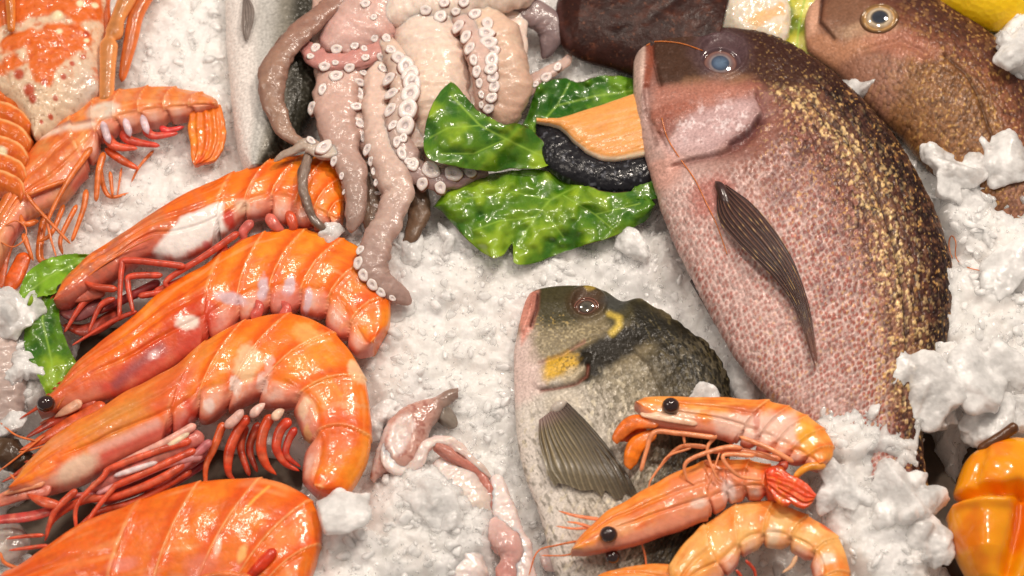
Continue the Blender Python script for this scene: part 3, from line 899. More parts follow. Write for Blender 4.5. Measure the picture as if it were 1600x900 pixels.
def c3(D):
    px, py = D['px'], D['py']
    n1 = fbm(px / 30, py / 30, seed=105); n3 = vnoise(px / 3.2, py / 2.6, 0, 106)
    q = (px * 0.5 + py * 0.86); w = (px * 0.86 - py * 0.5)
    n4 = vnoise(w / 2.4, q / 9, 0, 107)
    t = D['t']
    p = Pt(px, py, lin(186, 178, 166))
    p.mix(lin(222, 214, 206), sm(-0.45, -0.9, t))
    p.mix(lin(140, 130, 106), sm(-0.2, 0.15, t + 0.15 * n1) * 0.85)
    p.mix(lin(52, 45, 28), sm(0.22, 0.50, t + 0.15 * n1))
    p.mix(lin(32, 28, 18), sm(0.5, 0.75, t + 0.15 * n1))
    p.mix(lin(84, 76, 56), sm(0.1, 0.7, n4) * 0.6 * sm(600, 660, py + 0.3 * (px - 900)) * sm(0.6, 0.2, t))
    p.mix(lin(236, 230, 216), sm(0.35, 0.8, n3) * 0.5 * sm(-0.9, -0.2, t) * sm(0.55, 0.3, t))
    # head
    p.poly([(800, 440), (1000, 440), (1060, 500), (1020, 560), (960, 600), (900, 570), (820, 620), (800, 560)], lin(128, 116, 90), 0.9, 12, 6)
    p.poly([(825, 440), (960, 440), (1020, 480), (1010, 520), (955, 520), (940, 500), (890, 520), (850, 520), (835, 500)], lin(60, 56, 34), 0.92, 12, 6)
    p.mix(lin(196, 166, 90), sm(0.45, 0.75, n3) * 0.6 * sdn(px, py, [(830, 500), (880, 500), (940, 530), (900, 560), (840, 575), (828, 540)], 8))
    p.mix(lin(176, 164, 134), sm(-0.1, 0.6, n3 + 0.4 * n1) * 0.7 * sdn(px, py, [(835, 525), (880, 515), (950, 520), (900, 555), (840, 575)], 10))
    p.poly([(905, 560), (960, 530), (1010, 500), (1060, 510), (1010, 545), (985, 565), (950, 590), (922, 615), (900, 605), (893, 580)], lin(24, 20, 14), 0.97, 8, 6)
    p.poly([(985, 470), (1075, 515), (1140, 590), (1150, 640), (1100, 610), (1040, 560), (990, 530)], lin(30, 27, 18), 0.92, 14, 8)
    p.mix(lin(120, 108, 70), sm(0.4, 0.8, n4 + 0.3 * n3) * 0.35 * sm(0.3, 0.6, t) * sm(960, 1010, px))
    p.poly([(1030, 700), (1150, 690), (1150, 980), (980, 980), (1010, 860)], lin(44, 36, 28), 0.9, 16, 10)  # shade in the gap between the small prawns, painted dark on the back
    # white throat and pink lips
    p.poly([(795, 530), (826, 520), (832, 560), (850, 580), (850, 612), (842, 628), (796, 632)], lin(228, 204, 198), 0.9, 14, 10)
    p.poly([(808, 480), (826, 462), (842, 456), (840, 490), (832, 520), (815, 545)], lin(222, 150, 134), 0.9, 5)
    p.line([(841, 462), (838, 490), (829, 516)], 2.5, lin(70, 30, 24), 0.9)
    p.line([(834, 462), (828, 490)], 3, lin(150, 84, 70), 0.6)
    p.line([(843, 576), (880, 566), (912, 545)], 3, lin(160, 110, 96), 0.6)
    # yellow
    p.line([(952, 499), (966, 507), (966, 520), (955, 532)], 5, lin(214, 186, 84), 0.85)
    p.mix(lin(206, 186, 176), np.exp(-(np.hypot((px - 826) / 26, (py - 575) / 60)) ** 4) * sm(0.0, 0.6, n3) * 0.4)
    p.blob(918, 456, 9, 4, 10, lin(206, 176, 60), 0.8)
    p.blob(875, 584, 26, 18, -25, lin(216, 172, 58), 0.95, wob=0.5)
    p.blob(895, 598, 20, 12, -20, lin(206, 190, 160), 0.75)
    p.mix(lin(54, 42, 22), sm(0.3, 0.6, n3 + 0.4 * n1) * 0.6 * np.exp(-(np.hypot(px - 892, py - 578) / 26) ** 4))
    p.line(g_op, 2.5, lin(110, 50, 34), 0.85)
    p.blob(915, 481, 28, 26, 0, lin(84, 58, 46), 0.7, wob=0)
    p.blob(960, 480, 20, 16, 0, lin(70, 74, 78), 0.55)
    c7 = (D['cid'] * 7919) % 1.0; s3 = sm(590, 640, py + 0.5 * (px - 900))
    p.mix(lin(96, 88, 70), s3 * sm(-0.45, 0.0, t) * (sm(0.5, 0.1, c7) * 0.6 + sm(0.4, 0.6, D['f1']) * 0.3))
    p.mix(lin(214, 204, 180), s3 * sm(0.8, 0.95, c7) * 0.6 * sm(0.35, 0.0, t))
    p.line(g_lat, 1.8, lin(70, 60, 44), 0.7)
    p.blob(880, 640, 26, 18, 0, lin(206, 196, 180), 0.6)
    return p.c
def sdn(px, py, poly, soft):
    return 1 - sm(-soft, soft, sdist(px, py, poly))
v, F, C = plate(B3, L3, 460, 300, 20, 34, [6, 16, 22, 27, 30, 32, 32, 32, 32, 30, 28], 0.8, d3, c3)
b = mesh('body', v, F, M_SCALE, gil, col=C)
gt = bvh(b)
eye(gil, gt, 916, 481, 21, [(0, lin(60, 58, 54)), (0.4, lin(96, 90, 80)), (0.55, lin(60, 40, 34)), (0.68, lin(136, 98, 80)), (0.8, lin(80, 44, 34)), (0.9, lin(140, 92, 76)), (1.0, lin(70, 42, 32))], 0.85, 0.3, 0.34)
def gfc(U, V, ray, X):
    p = np.broadcast_to(lin(112, 98, 74), U.shape + (3,)).copy()
    m = sm(0.1, 1.0, ray)[..., None]
    p = p * (1 - m * 0.7) + lin(168, 150, 108) * m * 0.7
    m = (sm(0.55, 1.0, U + 0.2 * V) * 0.6)[..., None]; p = p * (1 - m) + lin(150, 140, 118) * m
    e = sm(0.5, -0.1, ray)[..., None] * 0.5
    p = p * (1 - e) + lin(92, 82, 62) * e
    r = sm(0.22, 0.02, U)[..., None] * 0.7
    p = p * (1 - r) + lin(150, 120, 120) * r
    k = sm(0.3, 1.0, 1 - V)[..., None] * 0.75
    return p * (1 - k) + lin(62, 52, 42) * k
fin(gil, [(884, 626, 70), (918, 660, 74), (950, 698, 75), (980, 740, 73), (1002, 782, 66)],
    [(842, 656, 68), (842, 685, 70), (848, 712, 70), (854, 735, 68), (864, 756, 64)], 13, None, gfc, ridge=1.3)
mesh('pectoral_root', *loft([(862, 646, 62, 8), (874, 634, 68, 8), (886, 627, 68, 3)], 12, 14, lin(190, 180, 170))[:2], M_SKIN, gil, col=lin(190, 180, 170))

# ---- silver fish, upper left
sil = thing('sea_bass', 'long silver fish with dark back lying upright left of the octopus', 'fish', P1(430, 110, 0))
B4 = [(520, -60), (512, 0), (506, 60), (500, 120), (490, 170), (468, 215), (440, 250), (415, 275)]
L4 = [(350, -60), (352, 0), (355, 60), (360, 120), (364, 170), (369, 215), (376, 250), (390, 278)]
def c4(D):
    px, py, t = D['px'], D['py'], D['t']
    n = vnoise(px / 3.2, py / 3.2, 0, 111); n1 = fbm(px / 30, py / 30, seed=112)
    p = Pt(px, py, lin(190, 188, 184))
    p.mix(lin(238, 232, 228), sm(-0.2, -0.55, t))
    p.mix(lin(128, 124, 114), sm(-0.15, 0.25, t + 0.1 * n1))
    p.mix(lin(48, 46, 38), sm(0.2, 0.55, t + 0.1 * n1))
    p.mix(lin(110, 108, 100), sm(0.3, 0.7, n) * 0.4 * sm(-0.3, 0.1, t))
    return p.c
def d4(D):
    f1, f2, cid = worley(D['u'] * 55, D['t'] * D['w'] / 6.0, 113, 0.7)
    return 1.4 * np.sqrt(np.clip(1 - f1 ** 2 * 1.5, 0, 1)) + 1.5 * fbm(D['px'] / 40, D['py'] / 40, seed=3)
v, F, C = plate(B4, L4, 240, 150, 20, 30, 40, 0.9, d4, c4)
mesh('body', v, F, M_SCALE, sil, col=C)
fin(sil, [(384, -10, 72), (396, 10, 76), (397, 30, 76), (388, 62, 72)], [(380, -10, 70), (378, 20, 73), (377, 45, 73), (384, 66, 71)], 5, None,
    lambda U, V, r, X: np.broadcast_to(lin(140, 128, 122), U.shape + (3,)) * (1 + 0.15 * r[..., None]))

# ---- dark brown fish at the top
dk = thing('dark_fish', 'dark brown round headed fish at the top edge above the lettuce', 'fish', P1(990, 40, 0))
B5 = [(868, 30), (872, 0), (900, -40), (960, -80), (1030, -90), (1100, -60), (1140, 0)]
L5 = [(868, 30), (870, 55), (884, 78), (912, 95), (950, 106), (1000, 120), (1060, 130), (1110, 120)]
def c5(D):
    px, py = D['px'], D['py']
    n = fbm(px / 16, py / 12, seed=121); n3 = vnoise(px / 3, py / 3, 0, 122)
    p = Pt(px, py, lin(50, 24, 19))
    p.mix(lin(100, 52, 34), sm(0.15, 0.7, n) * 0.4)
    p.mix(lin(38, 20, 18), sm(0.1, 0.5, -n) * 0.7)
    p.mix(lin(160, 100, 70), sm(0.7, 0.9, n3) * 0.3)
    p.line([(960, 70), (1010, 55), (1060, 20), (1100, -10)], 4, lin(34, 16, 14), 0.7)
    p.line([(872, 10), (876, 50), (890, 76)], 4, lin(90, 60, 58), 0.5)
    return p.c
v, F, C = plate(B5, L5, 180, 150, 20, 40, [8, 36, 46, 50, 50], 1.0,
    lambda D: 1.5 * fbm(D['px'] / 26, D['py'] / 20, seed=123) - 2.5 * np.exp(-(ldist(D['px'], D['py'], [(960, 70), (1010, 55), (1060, 20), (1100, -10)]) / 8) ** 2), c5)
b = mesh('body', v, F, M_DARK, dk, col=C)
fin(dk, [(1070, -20, 78), (1085, 20, 76), (1095, 60, 70), (1098, 84, 62)], [(1110, -20, 70), (1116, 10, 68), (1114, 50, 62), (1106, 84, 56)], 5, None,
    lambda U, V, r, X: np.broadcast_to(lin(76, 38, 28), U.shape + (3,)) * (1 + 0.3 * r[..., None]))
# ---------------------------------------------------------------- prawns
ORA, RED, YEL, PNK, WHT = lin(248, 118, 14), lin(222, 64, 14), lin(252, 164, 46), lin(232, 140, 110), lin(240, 212, 202)

def prawn(label, dorsal, ventral, h0, thick, uc, nseg=6, pal=(ORA, RED, YEL), spots=(), legs=(), swim=(), ant=(), blades=(), eyes=(), seed=0,
          nu=330, nt=120, legcol=None, lobes=0.17, cara_paint=None, under=None, group='whole orange prawns', mot=0.5, cuts=None, base=None):
    root = thing('prawn', label, 'prawn', P1(*base, 0) if base else P1(np.mean([p[0] for p in dorsal]), np.mean([p[1] for p in dorsal]), 0), group)
    base, dark, light = pal
    cuts = np.array(cuts) if cuts is not None else np.linspace(uc, 1.0, nseg + 1)
    def segf(u):
        k = np.clip(np.searchsorted(cuts, u, 'right') - 1, 0, len(cuts) - 2)
        f = (u - cuts[k]) / (cuts[k + 1] - cuts[k])
        return k, np.clip(f, 0, 1)
    def warp(U, t):
        return U + 0.012 * np.cos(t * 2.2) - 0.010
    def half(U, ct):
        k, f = segf(warp(U, ct))
        ab = (U > uc)
        lobe = 1 - lobes * (1 - np.sqrt(np.clip(np.sin(PI * np.clip(f, 0.01, 0.99)), 0, 1))) * sm(-0.4, -0.95, ct)
        ends = np.sqrt(np.clip(U / 0.045, 0.0, 1)) * (0.35 + 0.65 * np.sqrt(np.clip((1 - U) / 0.02, 0.0, 1)))
        return np.where(ab, lobe, 1) * ends
    def disp(D):
        u, t = warp(D['u'], D['t']), D['t']
        k, f = segf(u)
        ab = u > uc
        d = np.where(ab, 3.6 * f ** 5 - 0.5 + 1.0 * np.exp(-((f - 0.05) / 0.05) ** 2), 0)
        d += np.where(~ab, 3.2 * sm(uc - 0.06, uc - 0.005, u), 0)
        d += 1.1 * fbm(D['px'] / 38, D['py'] / 38, seed=seed + 4, octv=2) + np.where(~ab, 2.4 * np.exp(-((u - uc * 0.86) / 0.05) ** 2) * np.exp(-((t - 0.1) / 0.6) ** 2) - 3.0 * np.exp(-(np.abs(t + 0.38 + 0.5 * (u / uc - 1)) / 0.05) ** 2) * sm(0.3, 0.5, u / uc), 0)
        d += np.where(~ab, -2.5 * np.exp(-((t - 0.15 - 0.8 * (uc - u)) / 0.08) ** 2) * sm(0.1, 0.25, u / uc), 0)
        d += np.where(ab, -2.6 * np.exp(-((t + 0.42) / 0.09) ** 2) * np.sin(PI * f), 0)
        d += np.where(ab, -7.0 * sm(-0.35, -0.7, t) * np.exp(-((np.minimum(f, 1 - f)) / 0.12) ** 2), 0)
        d += 2.2 * np.exp(-((t - 0.97) / 0.1) ** 2)
        return d
    def paint(D):
        u, t = warp(D['u'], D['t']), D['t']
        px, py = D['px'], D['py']
        k, f = segf(u)
        ab = u > uc
        n1 = fbm(px / 34, py / 34, seed=seed + 1); n2 = fbm(px / 11, py / 11, seed=seed + 2)
        p = Pt(px, py, base)
        p.mix(light, sm(0.0, 0.6, n1 + 0.3 * n2) * mot)
        p.mix(dark, sm(0.05, 0.6, -n1 + 0.35 * n2) * mot * 0.9)
        p.mix(dark, np.where(ab, np.exp(-((f - 0.86) / 0.12) ** 2) * (0.45 + 0.3 * n1), 0))
        p.mix(light, np.where(ab, np.exp(-((f - 0.45) / 0.2) ** 2) * 0.35, 0))
        p.mix(lin(252, 190, 120), np.where(ab, np.exp(-((f - 0.975) / 0.018) ** 2) * 0.75, 0))
        p.mix(lin(252, 190, 120), np.where(~ab, np.exp(-((u - uc + 0.008) / 0.005) ** 2) * 0.6, 0))
        st = vnoise(u * 9, t * 7, 0, seed + 5) + 0.5 * vnoise(u * 20, t * 15, 0, seed + 6)
        p.mix(dark * 0.75, np.where(~ab, sm(0.15, 0.8, st) * 0.45, sm(0.4, 0.9, st) * 0.2))
        p.mix(lin(250, 190, 130), np.where(~ab, sm(0.2, 0.9, -st) * 0.3, sm(0.4, 1.0, -st) * 0.3))
        # paler flesh under the belly side
        low = sm(-0.25, -0.75, t + 0.2 * n2)
        p.mix(lin(234, 160, 140), low * 0.7)
        p.mix(WHT, np.where(ab, low * np.exp(-((f - 0.5) / 0.22) ** 2) * 0.55, 0) * sm(-0.3, 0.3, n2 + 0.2))
        p.mix(lin(190, 60, 44), sm(-0.8, -0.98, t) * 0.6)
        if cara_paint:
            cara_paint(p, D, u, t, n1, n2)
        for s in spots:
            p.blob(*s[:7], soft=0.3, wob=0.5)
        return p.c
    v, F, C = plate(dorsal, ventral, nu, nt, 24, h0, thick * 0.74, 0.72, disp, paint, half)
    b = mesh('shell', v, F, M_SHELL, root, col=C)
    bt = bvh(b)
    lc = legcol if legcol is not None else lin(200, 66, 40)
    def lcf(c0):
        def g(U, PH, q):
            n = vnoise(q[:, 0] / 9, q[:, 1] / 9, 0, seed + 9)[:, None]
            c = c0 * (1 + 0.22 * n)[..., None] + np.zeros(U.shape + (3,))
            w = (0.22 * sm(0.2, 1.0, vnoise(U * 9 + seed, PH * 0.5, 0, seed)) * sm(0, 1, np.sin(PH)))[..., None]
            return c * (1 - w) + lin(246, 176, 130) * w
        return g
    def limb(kind, pts, c0, flat=0.85):
        pts = [tuple(p) for p in pts]
        L = sum(math.dist(a[:2], b_[:2]) for a, b_ in zip(pts, pts[1:]))
        mb = MB()
        if kind == 'leg': pts = [(p[0], p[1], p[2], p[3] * 0.78) for p in pts]
        vv, ff, cc = loft(pts, max(10, int(L / 3)), 10, lcf(c0), flat)
        mb.add(vv, ff, cc)
        mb.build(kind, M_LEG, root)
    for l in legs:
        c0 = lc if len(l) == 1 or not isinstance(l[-1], np.ndarray) else l[-1]
        pts = l if c0 is lc else l[:-1]
        limb('leg', pts, c0)
    for l in swim:
        c0 = lc if not isinstance(l[-1], np.ndarray) else l[-1]
        limb('swimmeret', l if c0 is lc else l[:-1], c0, 0.7)
    for l in blades:
        c0 = lc if not isinstance(l[-1], np.ndarray) else l[-1]
        limb('antennal_scale', l if c0 is lc else l[:-1], c0, 0.35)
    for l in ant:
        limb('antenna', l, lin(226, 120, 60), 1.0)
    for (ex, ey, r, h) in eyes:
        vv, ff = ICO4
        w = vv * np.array([r, r * 0.92, r * 0.9]) * S + P1(ex, ey, h)
        g = 1 + 0.3 * fbm(vv[:, 0] * 6, vv[:, 1] * 6, vv[:, 2] * 6)
        mesh('eye', w, ff, M_EYE, root, col=lin(46, 24, 24) * g[:, None])
    return root, bt

def tail(root, polys, h, c0, seed=0):
    """tail fan: overlapping flat lobes, each drawn by its two edges"""
    for i, (a, b) in enumerate(polys):
        def pf(D):
            n = fbm(D['px'] / 9, D['py'] / 9, seed=seed)
            p = Pt(D['px'], D['py'], c0)
            p.mix(YEL, sm(0.0, 0.6, n) * 0.6)
            p.mix(RED, sm(0.55, 0.95, D['u']) * 0.4 + np.exp(-(D['t'] / 0.12) ** 2) * 0.4)
            return p.c
        v, F, C = plate(a, b, 60, 50, 12, h + 2 * i, 7, 1, lambda D: 1.5 * np.cos(D['t'] * 14) + 1.5 * fbm(D['px'] / 9, D['py'] / 9, seed=seed), pf)
        mesh('tail_lobe', v, F, M_SHELL, root, col=C)

LIL = lin(222, 196, 206)
# A: upper left, tail to the right
def cpA(p, D, u, t, n1, n2):
    ab = u > 0.45
    p.mix(lin(196, 150, 96), np.where(~ab, 0.45 * sm(-0.2, 0.4, n1) , 0))
    p.line([(66, 221), (100, 214), (150, 207)], 5, lin(238, 220, 206), 0.8)
    p.line([(62, 214), (110, 205), (150, 200)], 2.5, lin(120, 116, 120), 0.5)
    p.blob(165, 185, 24, 13, -10, lin(232, 222, 206), 0.9)
    p.mix(lin(232, 170, 130), np.where(ab, 0.35 * sm(-0.2, 0.4, n2), 0))
rA, _ = prawn('prawn with many thin legs and a hanging tail fan beside the spotted lobster',
    [(-30, 400), (-12, 350), (8, 312), (24, 280), (44, 248), (70, 216), (100, 190), (140, 164), (180, 149), (225, 142), (262, 141), (300, 149), (332, 158), (346, 172)],
    [(-10, 440), (8, 405), (25, 372), (48, 345), (75, 330), (100, 318), (128, 285), (152, 250), (162, 222), (190, 212), (220, 204), (250, 198), (290, 188), (330, 178)],
    34, 34, 0.50, 6, pal=(lin(230, 124, 56), lin(210, 76, 34), lin(240, 172, 92)), seed=3, cara_paint=cpA, legcol=lin(222, 116, 48), nt=90, nu=260,
    legs=[[(105, 281, 60, 6), (52, 301, 66, 5), (47, 312, 66, 4), (110, 381, 60, 3)],
          [(143, 230, 60, 8), (108, 280, 64, 6), (78, 337, 60, 4), (77, 362, 56, 3), (88, 402, 50, 2)],
          [(162, 238, 40, 8), (154, 270, 40, 7), (150, 315, 34, 5)], [(172, 268, 30, 5), (176, 307, 24, 3)],
          [(135, 296, 44, 7), (130, 327, 42, 6), (112, 378, 36, 4)], [(120, 320, 30, 6), (95, 372, 30, 5), (98, 398, 26, 3)],
          [(100, 320, 40, 6), (80, 365, 40, 5), (60, 378, 36, 3)], [(60, 345, 46, 7), (38, 350, 50, 6), (30, 330, 52, 3)],
          [(36, 365, 40, 7), (52, 408, 30, 3)], [(150, 200, 20, 5), (165, 300, 20, 5), (205, 302, 16, 2)], [(240, 235, 20, 4), (218, 260, 24, 3), (205, 285, 20, 2)],
          [(190, 262, 22, 3), (183, 308, 18, 1.5)], [(75, 300, 20, 7), (62, 400, 20, 8), (88, 405, 20, 2)]],
    swim=[[(165, 210, 44, 9), (180, 228, 46, 8), (215, 232, 44, 4), lin(220, 90, 60)], [(190, 205, 46, 9), (205, 220, 46, 8), (250, 228, 42, 4), lin(214, 70, 50)],
          [(165, 232, 34, 7), (190, 250, 34, 7), (216, 264, 30, 4), lin(214, 84, 36)], [(225, 200, 46, 8), (240, 212, 46, 7), (278, 208, 40, 4), lin(226, 84, 70)],
          [(250, 198, 46, 7), (262, 204, 44, 6), (288, 198, 40, 3), lin(220, 60, 60)], [(160, 190, 60, 6), (168, 215, 58, 6), (172, 225, 54, 3), LIL], [(195, 185, 62, 6), (201, 205, 60, 6), (204, 214, 56, 3), LIL],
          [(222, 180, 62, 6), (228, 200, 60, 6), (232, 210, 56, 3), LIL]],
    blades=[[(40, 395, 30, 12), (20, 440, 26, 14), (6, 456, 24, 3), lin(226, 96, 30)], [(20, 360, 34, 10), (8, 400, 30, 8), (2, 450, 26, 4), lin(200, 92, 44)]],
    ant=[[(8, 352, 60, 1.2), (25, 345, 62, 1.2), (40, 356, 62, 1.2), (38, 374, 60, 1.2), (20, 386, 58, 1.2), (0, 378, 56, 1.2)]])
tail(rA, [([(345, 165), (352, 195), (352, 222), (338, 250), (312, 258)], [(298, 172), (294, 200), (298, 225), (300, 250), (306, 260)])], 40, lin(232, 120, 34), 5)

# B: second prawn, white patch
def cpB(p, D, u, t, n1, n2):
    cara = sm(0.52, 0.48, u)
    p.mix(lin(198, 112, 84), cara * 0.5 * sm(-0.3, 0.4, n1))
    p.mix(lin(196, 70, 60), cara * sm(0.2, -0.5, t) * 0.5)
    p.mix(lin(150, 92, 84), cara * sm(0.45, 0.1, u) * sm(0.1, 0.6, n2 + 0.3) * 0.5)
    p.poly([(240, 402), (262, 380), (290, 352), (330, 335), (352, 330), (350, 350), (356, 366), (330, 384), (305, 398), (275, 410)], lin(246, 238, 234), 0.97, 4, 4)
    p.blob(360, 352, 9, 12, 0, lin(198, 40, 26), 0.9)
    p.blob(380, 334, 12, 10, 0, lin(246, 206, 176), 0.9)
    p.blob(325, 388, 7, 5, 0, lin(206, 90, 96), 0.7)
rB, btB = prawn('prawn with a big white shell patch, its tail under the thin grey octopus arm',
    [(84, 468), (98, 448), (118, 426), (143, 403), (187, 375), (233, 343), (283, 312), (320, 294), (347, 283), (380, 270), (410, 258), (450, 250), (487, 248), (520, 251), (535, 285), (538, 318), (536, 346)],
    [(92, 492), (115, 478), (150, 456), (187, 436), (212, 416), (240, 404), (270, 410), (305, 402), (335, 384), (356, 368), (378, 352), (410, 344), (448, 356), (487, 362), (505, 362), (520, 362), (530, 356)],
    42, 36, 0.56, 6, seed=13, cara_paint=cpB, legcol=lin(208, 78, 54), cuts=[0.56, 0.66, 0.745, 0.82, 0.885, 0.945, 1.0],
    legs=[[(373, 363, 70, 8), (320, 400, 66, 7), (262, 437, 62, 6), (264, 452, 56, 3)], [(290, 416, 72, 7), (200, 407, 72, 7), (190, 420, 70, 6), (186, 497, 60, 4)],
          [(254, 430, 62, 7), (205, 432, 62, 7), (200, 446, 60, 6), (208, 488, 56, 4)], [(265, 455, 50, 7), (215, 463, 50, 7)], [(385, 373, 56, 7), (317, 422, 54, 7), (240, 456, 50, 6)],
          [(183, 452, 66, 8), (150, 448, 66, 7), (126, 437, 62, 2), lin(200, 76, 46)], [(180, 466, 56, 7), (157, 478, 54, 6), (138, 520, 44, 3)],
          [(150, 462, 48, 8), (130, 474, 46, 7), (100, 520, 36, 3)], [(214, 486, 46, 5), (172, 504, 44, 5), (112, 540, 36, 2)], [(250, 440, 40, 10), (190, 470, 36, 9), (150, 490, 32, 5), lin(150, 50, 50)]],
    swim=[[(418, 335, 70, 10), (430, 352, 68, 9), (445, 362, 60, 5), lin(216, 110, 96)], [(450, 330, 70, 9), (458, 352, 66, 8), (452, 364, 60, 4), lin(220, 90, 56)],
          [(395, 345, 66, 9), (380, 362, 62, 8), (384, 378, 54, 4), lin(200, 100, 92)], [(352, 380, 60, 8), (345, 395, 56, 6), (330, 410, 50, 4)], [(440, 362, 50, 9), (415, 372, 50, 8), (400, 382, 46, 5), lin(196, 84, 80)]],
    blades=[[(165, 452, 52, 13), (125, 462, 50, 12), (90, 470, 46, 2), lin(190, 92, 70)], [(160, 470, 38, 14), (120, 492, 36, 12), (92, 488, 34, 3), lin(130, 66, 66)], [(190, 485, 24, 12), (140, 515, 22, 12), (98, 508, 22, 4), lin(170, 64, 46)]],
    eyes=[(99, 452, 11, 50)], ant=[[(110, 470, 52, 2), (140, 430, 66, 1.6), (200, 390, 74, 1.2), (240, 370, 78, 0.8)]])

# C: third prawn
def cpC(p, D, u, t, n1, n2):
    cara = sm(0.50, 0.46, u)
    p.mix(lin(206, 96, 56), cara * sm(0.3, 0.0, u) * 0.6)
    p.poly([(150, 610), (200, 575), (255, 525), (320, 470), (350, 480), (350, 515), (300, 560), (240, 590), (180, 630)], lin(206, 42, 26), 0.75, 18, 14)
    p.line([(185, 610), (225, 575), (255, 555)], 7, lin(130, 80, 92), 0.6)
    p.blob(297, 516, 19, 11, -8, lin(246, 226, 214), 0.95, soft=0.25)
    p.blob(245, 565, 10, 6, -30, lin(240, 200, 200), 0.6)
    p.blob(363, 478, 24, 9, 12, LIL, 0.85)
rC, btC = prawn('prawn with a small white oval spot on its red shell and one dark eye',
    [(58, 640), (75, 628), (93, 610), (117, 577), (154, 543), (205, 503), (250, 462), (290, 436), (325, 417), (380, 380), (433, 364), (467, 363), (513, 372), (555, 387), (590, 420), (607, 465), (608, 505), (598, 530)],
    [(64, 652), (90, 648), (120, 642), (160, 630), (200, 618), (235, 600), (270, 578), (300, 558), (345, 530), (380, 510), (417, 497), (450, 496), (487, 498), (510, 515), (535, 540), (555, 556), (572, 560)],
    50, 38, 0.485, 6, seed=23, cara_paint=cpC, legcol=lin(206, 70, 36), cuts=[0.485, 0.58, 0.665, 0.745, 0.82, 0.905, 1.0],
    spots=[(413, 460, 8, 16, 5, LIL, 0.9), (453, 460, 9, 16, 10, LIL, 0.9), (483, 477, 6, 16, 10, LIL, 0.85), (445, 478, 24, 12, 0, lin(222, 120, 110), 0.6), (560, 515, 30, 7, -8, lin(250, 170, 120), 0.6)],
    legs=[[(150, 632, 56, 9), (100, 650, 52, 8), (62, 662, 46, 3), lin(206, 110, 80)]],
    swim=[[(395, 500, 70, 10), (405, 480, 76, 8), (400, 468, 78, 4), lin(214, 96, 84)], [(440, 500, 70, 10), (448, 482, 74, 8), (440, 470, 76, 4), lin(214, 96, 84)]],
    blades=[[(165, 632, 66, 11), (110, 662, 60, 12), (60, 690, 50, 7), (30, 704, 46, 1), lin(216, 92, 46)], [(150, 625, 60, 9), (90, 655, 56, 8), (40, 684, 48, 2), lin(190, 66, 40)],
            [(128, 628, 72, 9), (105, 640, 66, 8), (85, 652, 60, 2), lin(226, 170, 140)]],
    eyes=[(72, 631, 14, 88)], ant=[[(60, 690, 52, 1.8), (25, 680, 50, 1.6), (0, 660, 46, 1.2)], [(90, 690, 52, 1.6), (40, 705, 48, 1.4), (-10, 712, 40, 1)], [(70, 680, 56, 1.8), (20, 720, 50, 1.4), (-10, 742, 44, 1)],
        [(110, 610, 74, 2), (97, 625, 74, 2), (88, 640, 70, 1)]])

# D: big curled prawn
def cpD(p, D, u, t, n1, n2):
    cara = sm(0.47, 0.44, u)
    p.mix(lin(226, 138, 62), cara * sm(-0.1, 0.5, t) * 0.5)
    p.mix(lin(222, 120, 96), cara * sm(0.3, 0.5, u) * sm(-0.5, 0.2, t) * sm(0.7, 0.2, t) * 0.6)
    p.line([(292, 665), (240, 690), (180, 716), (130, 745)], 8, lin(212, 62, 56), 0.7)
    p.line([(296, 640), (304, 660), (296, 674)], 7, lin(214, 50, 26), 0.8)
    p.blob(272, 622, 30, 44, 20, lin(224, 84, 40), 0.6, soft=0.5)
    p.blob(190, 670, 60, 22, -32, lin(206, 150, 74), 0.5, soft=0.5)
    p.blob(125, 742, 36, 16, -30, lin(236, 206, 180), 0.85)
    p.line([(250, 672), (190, 700), (150, 716)], 6, lin(240, 184, 172), 0.7)
    p.blob(100, 700, 20, 12, -30, lin(240, 150, 100), 0.6)
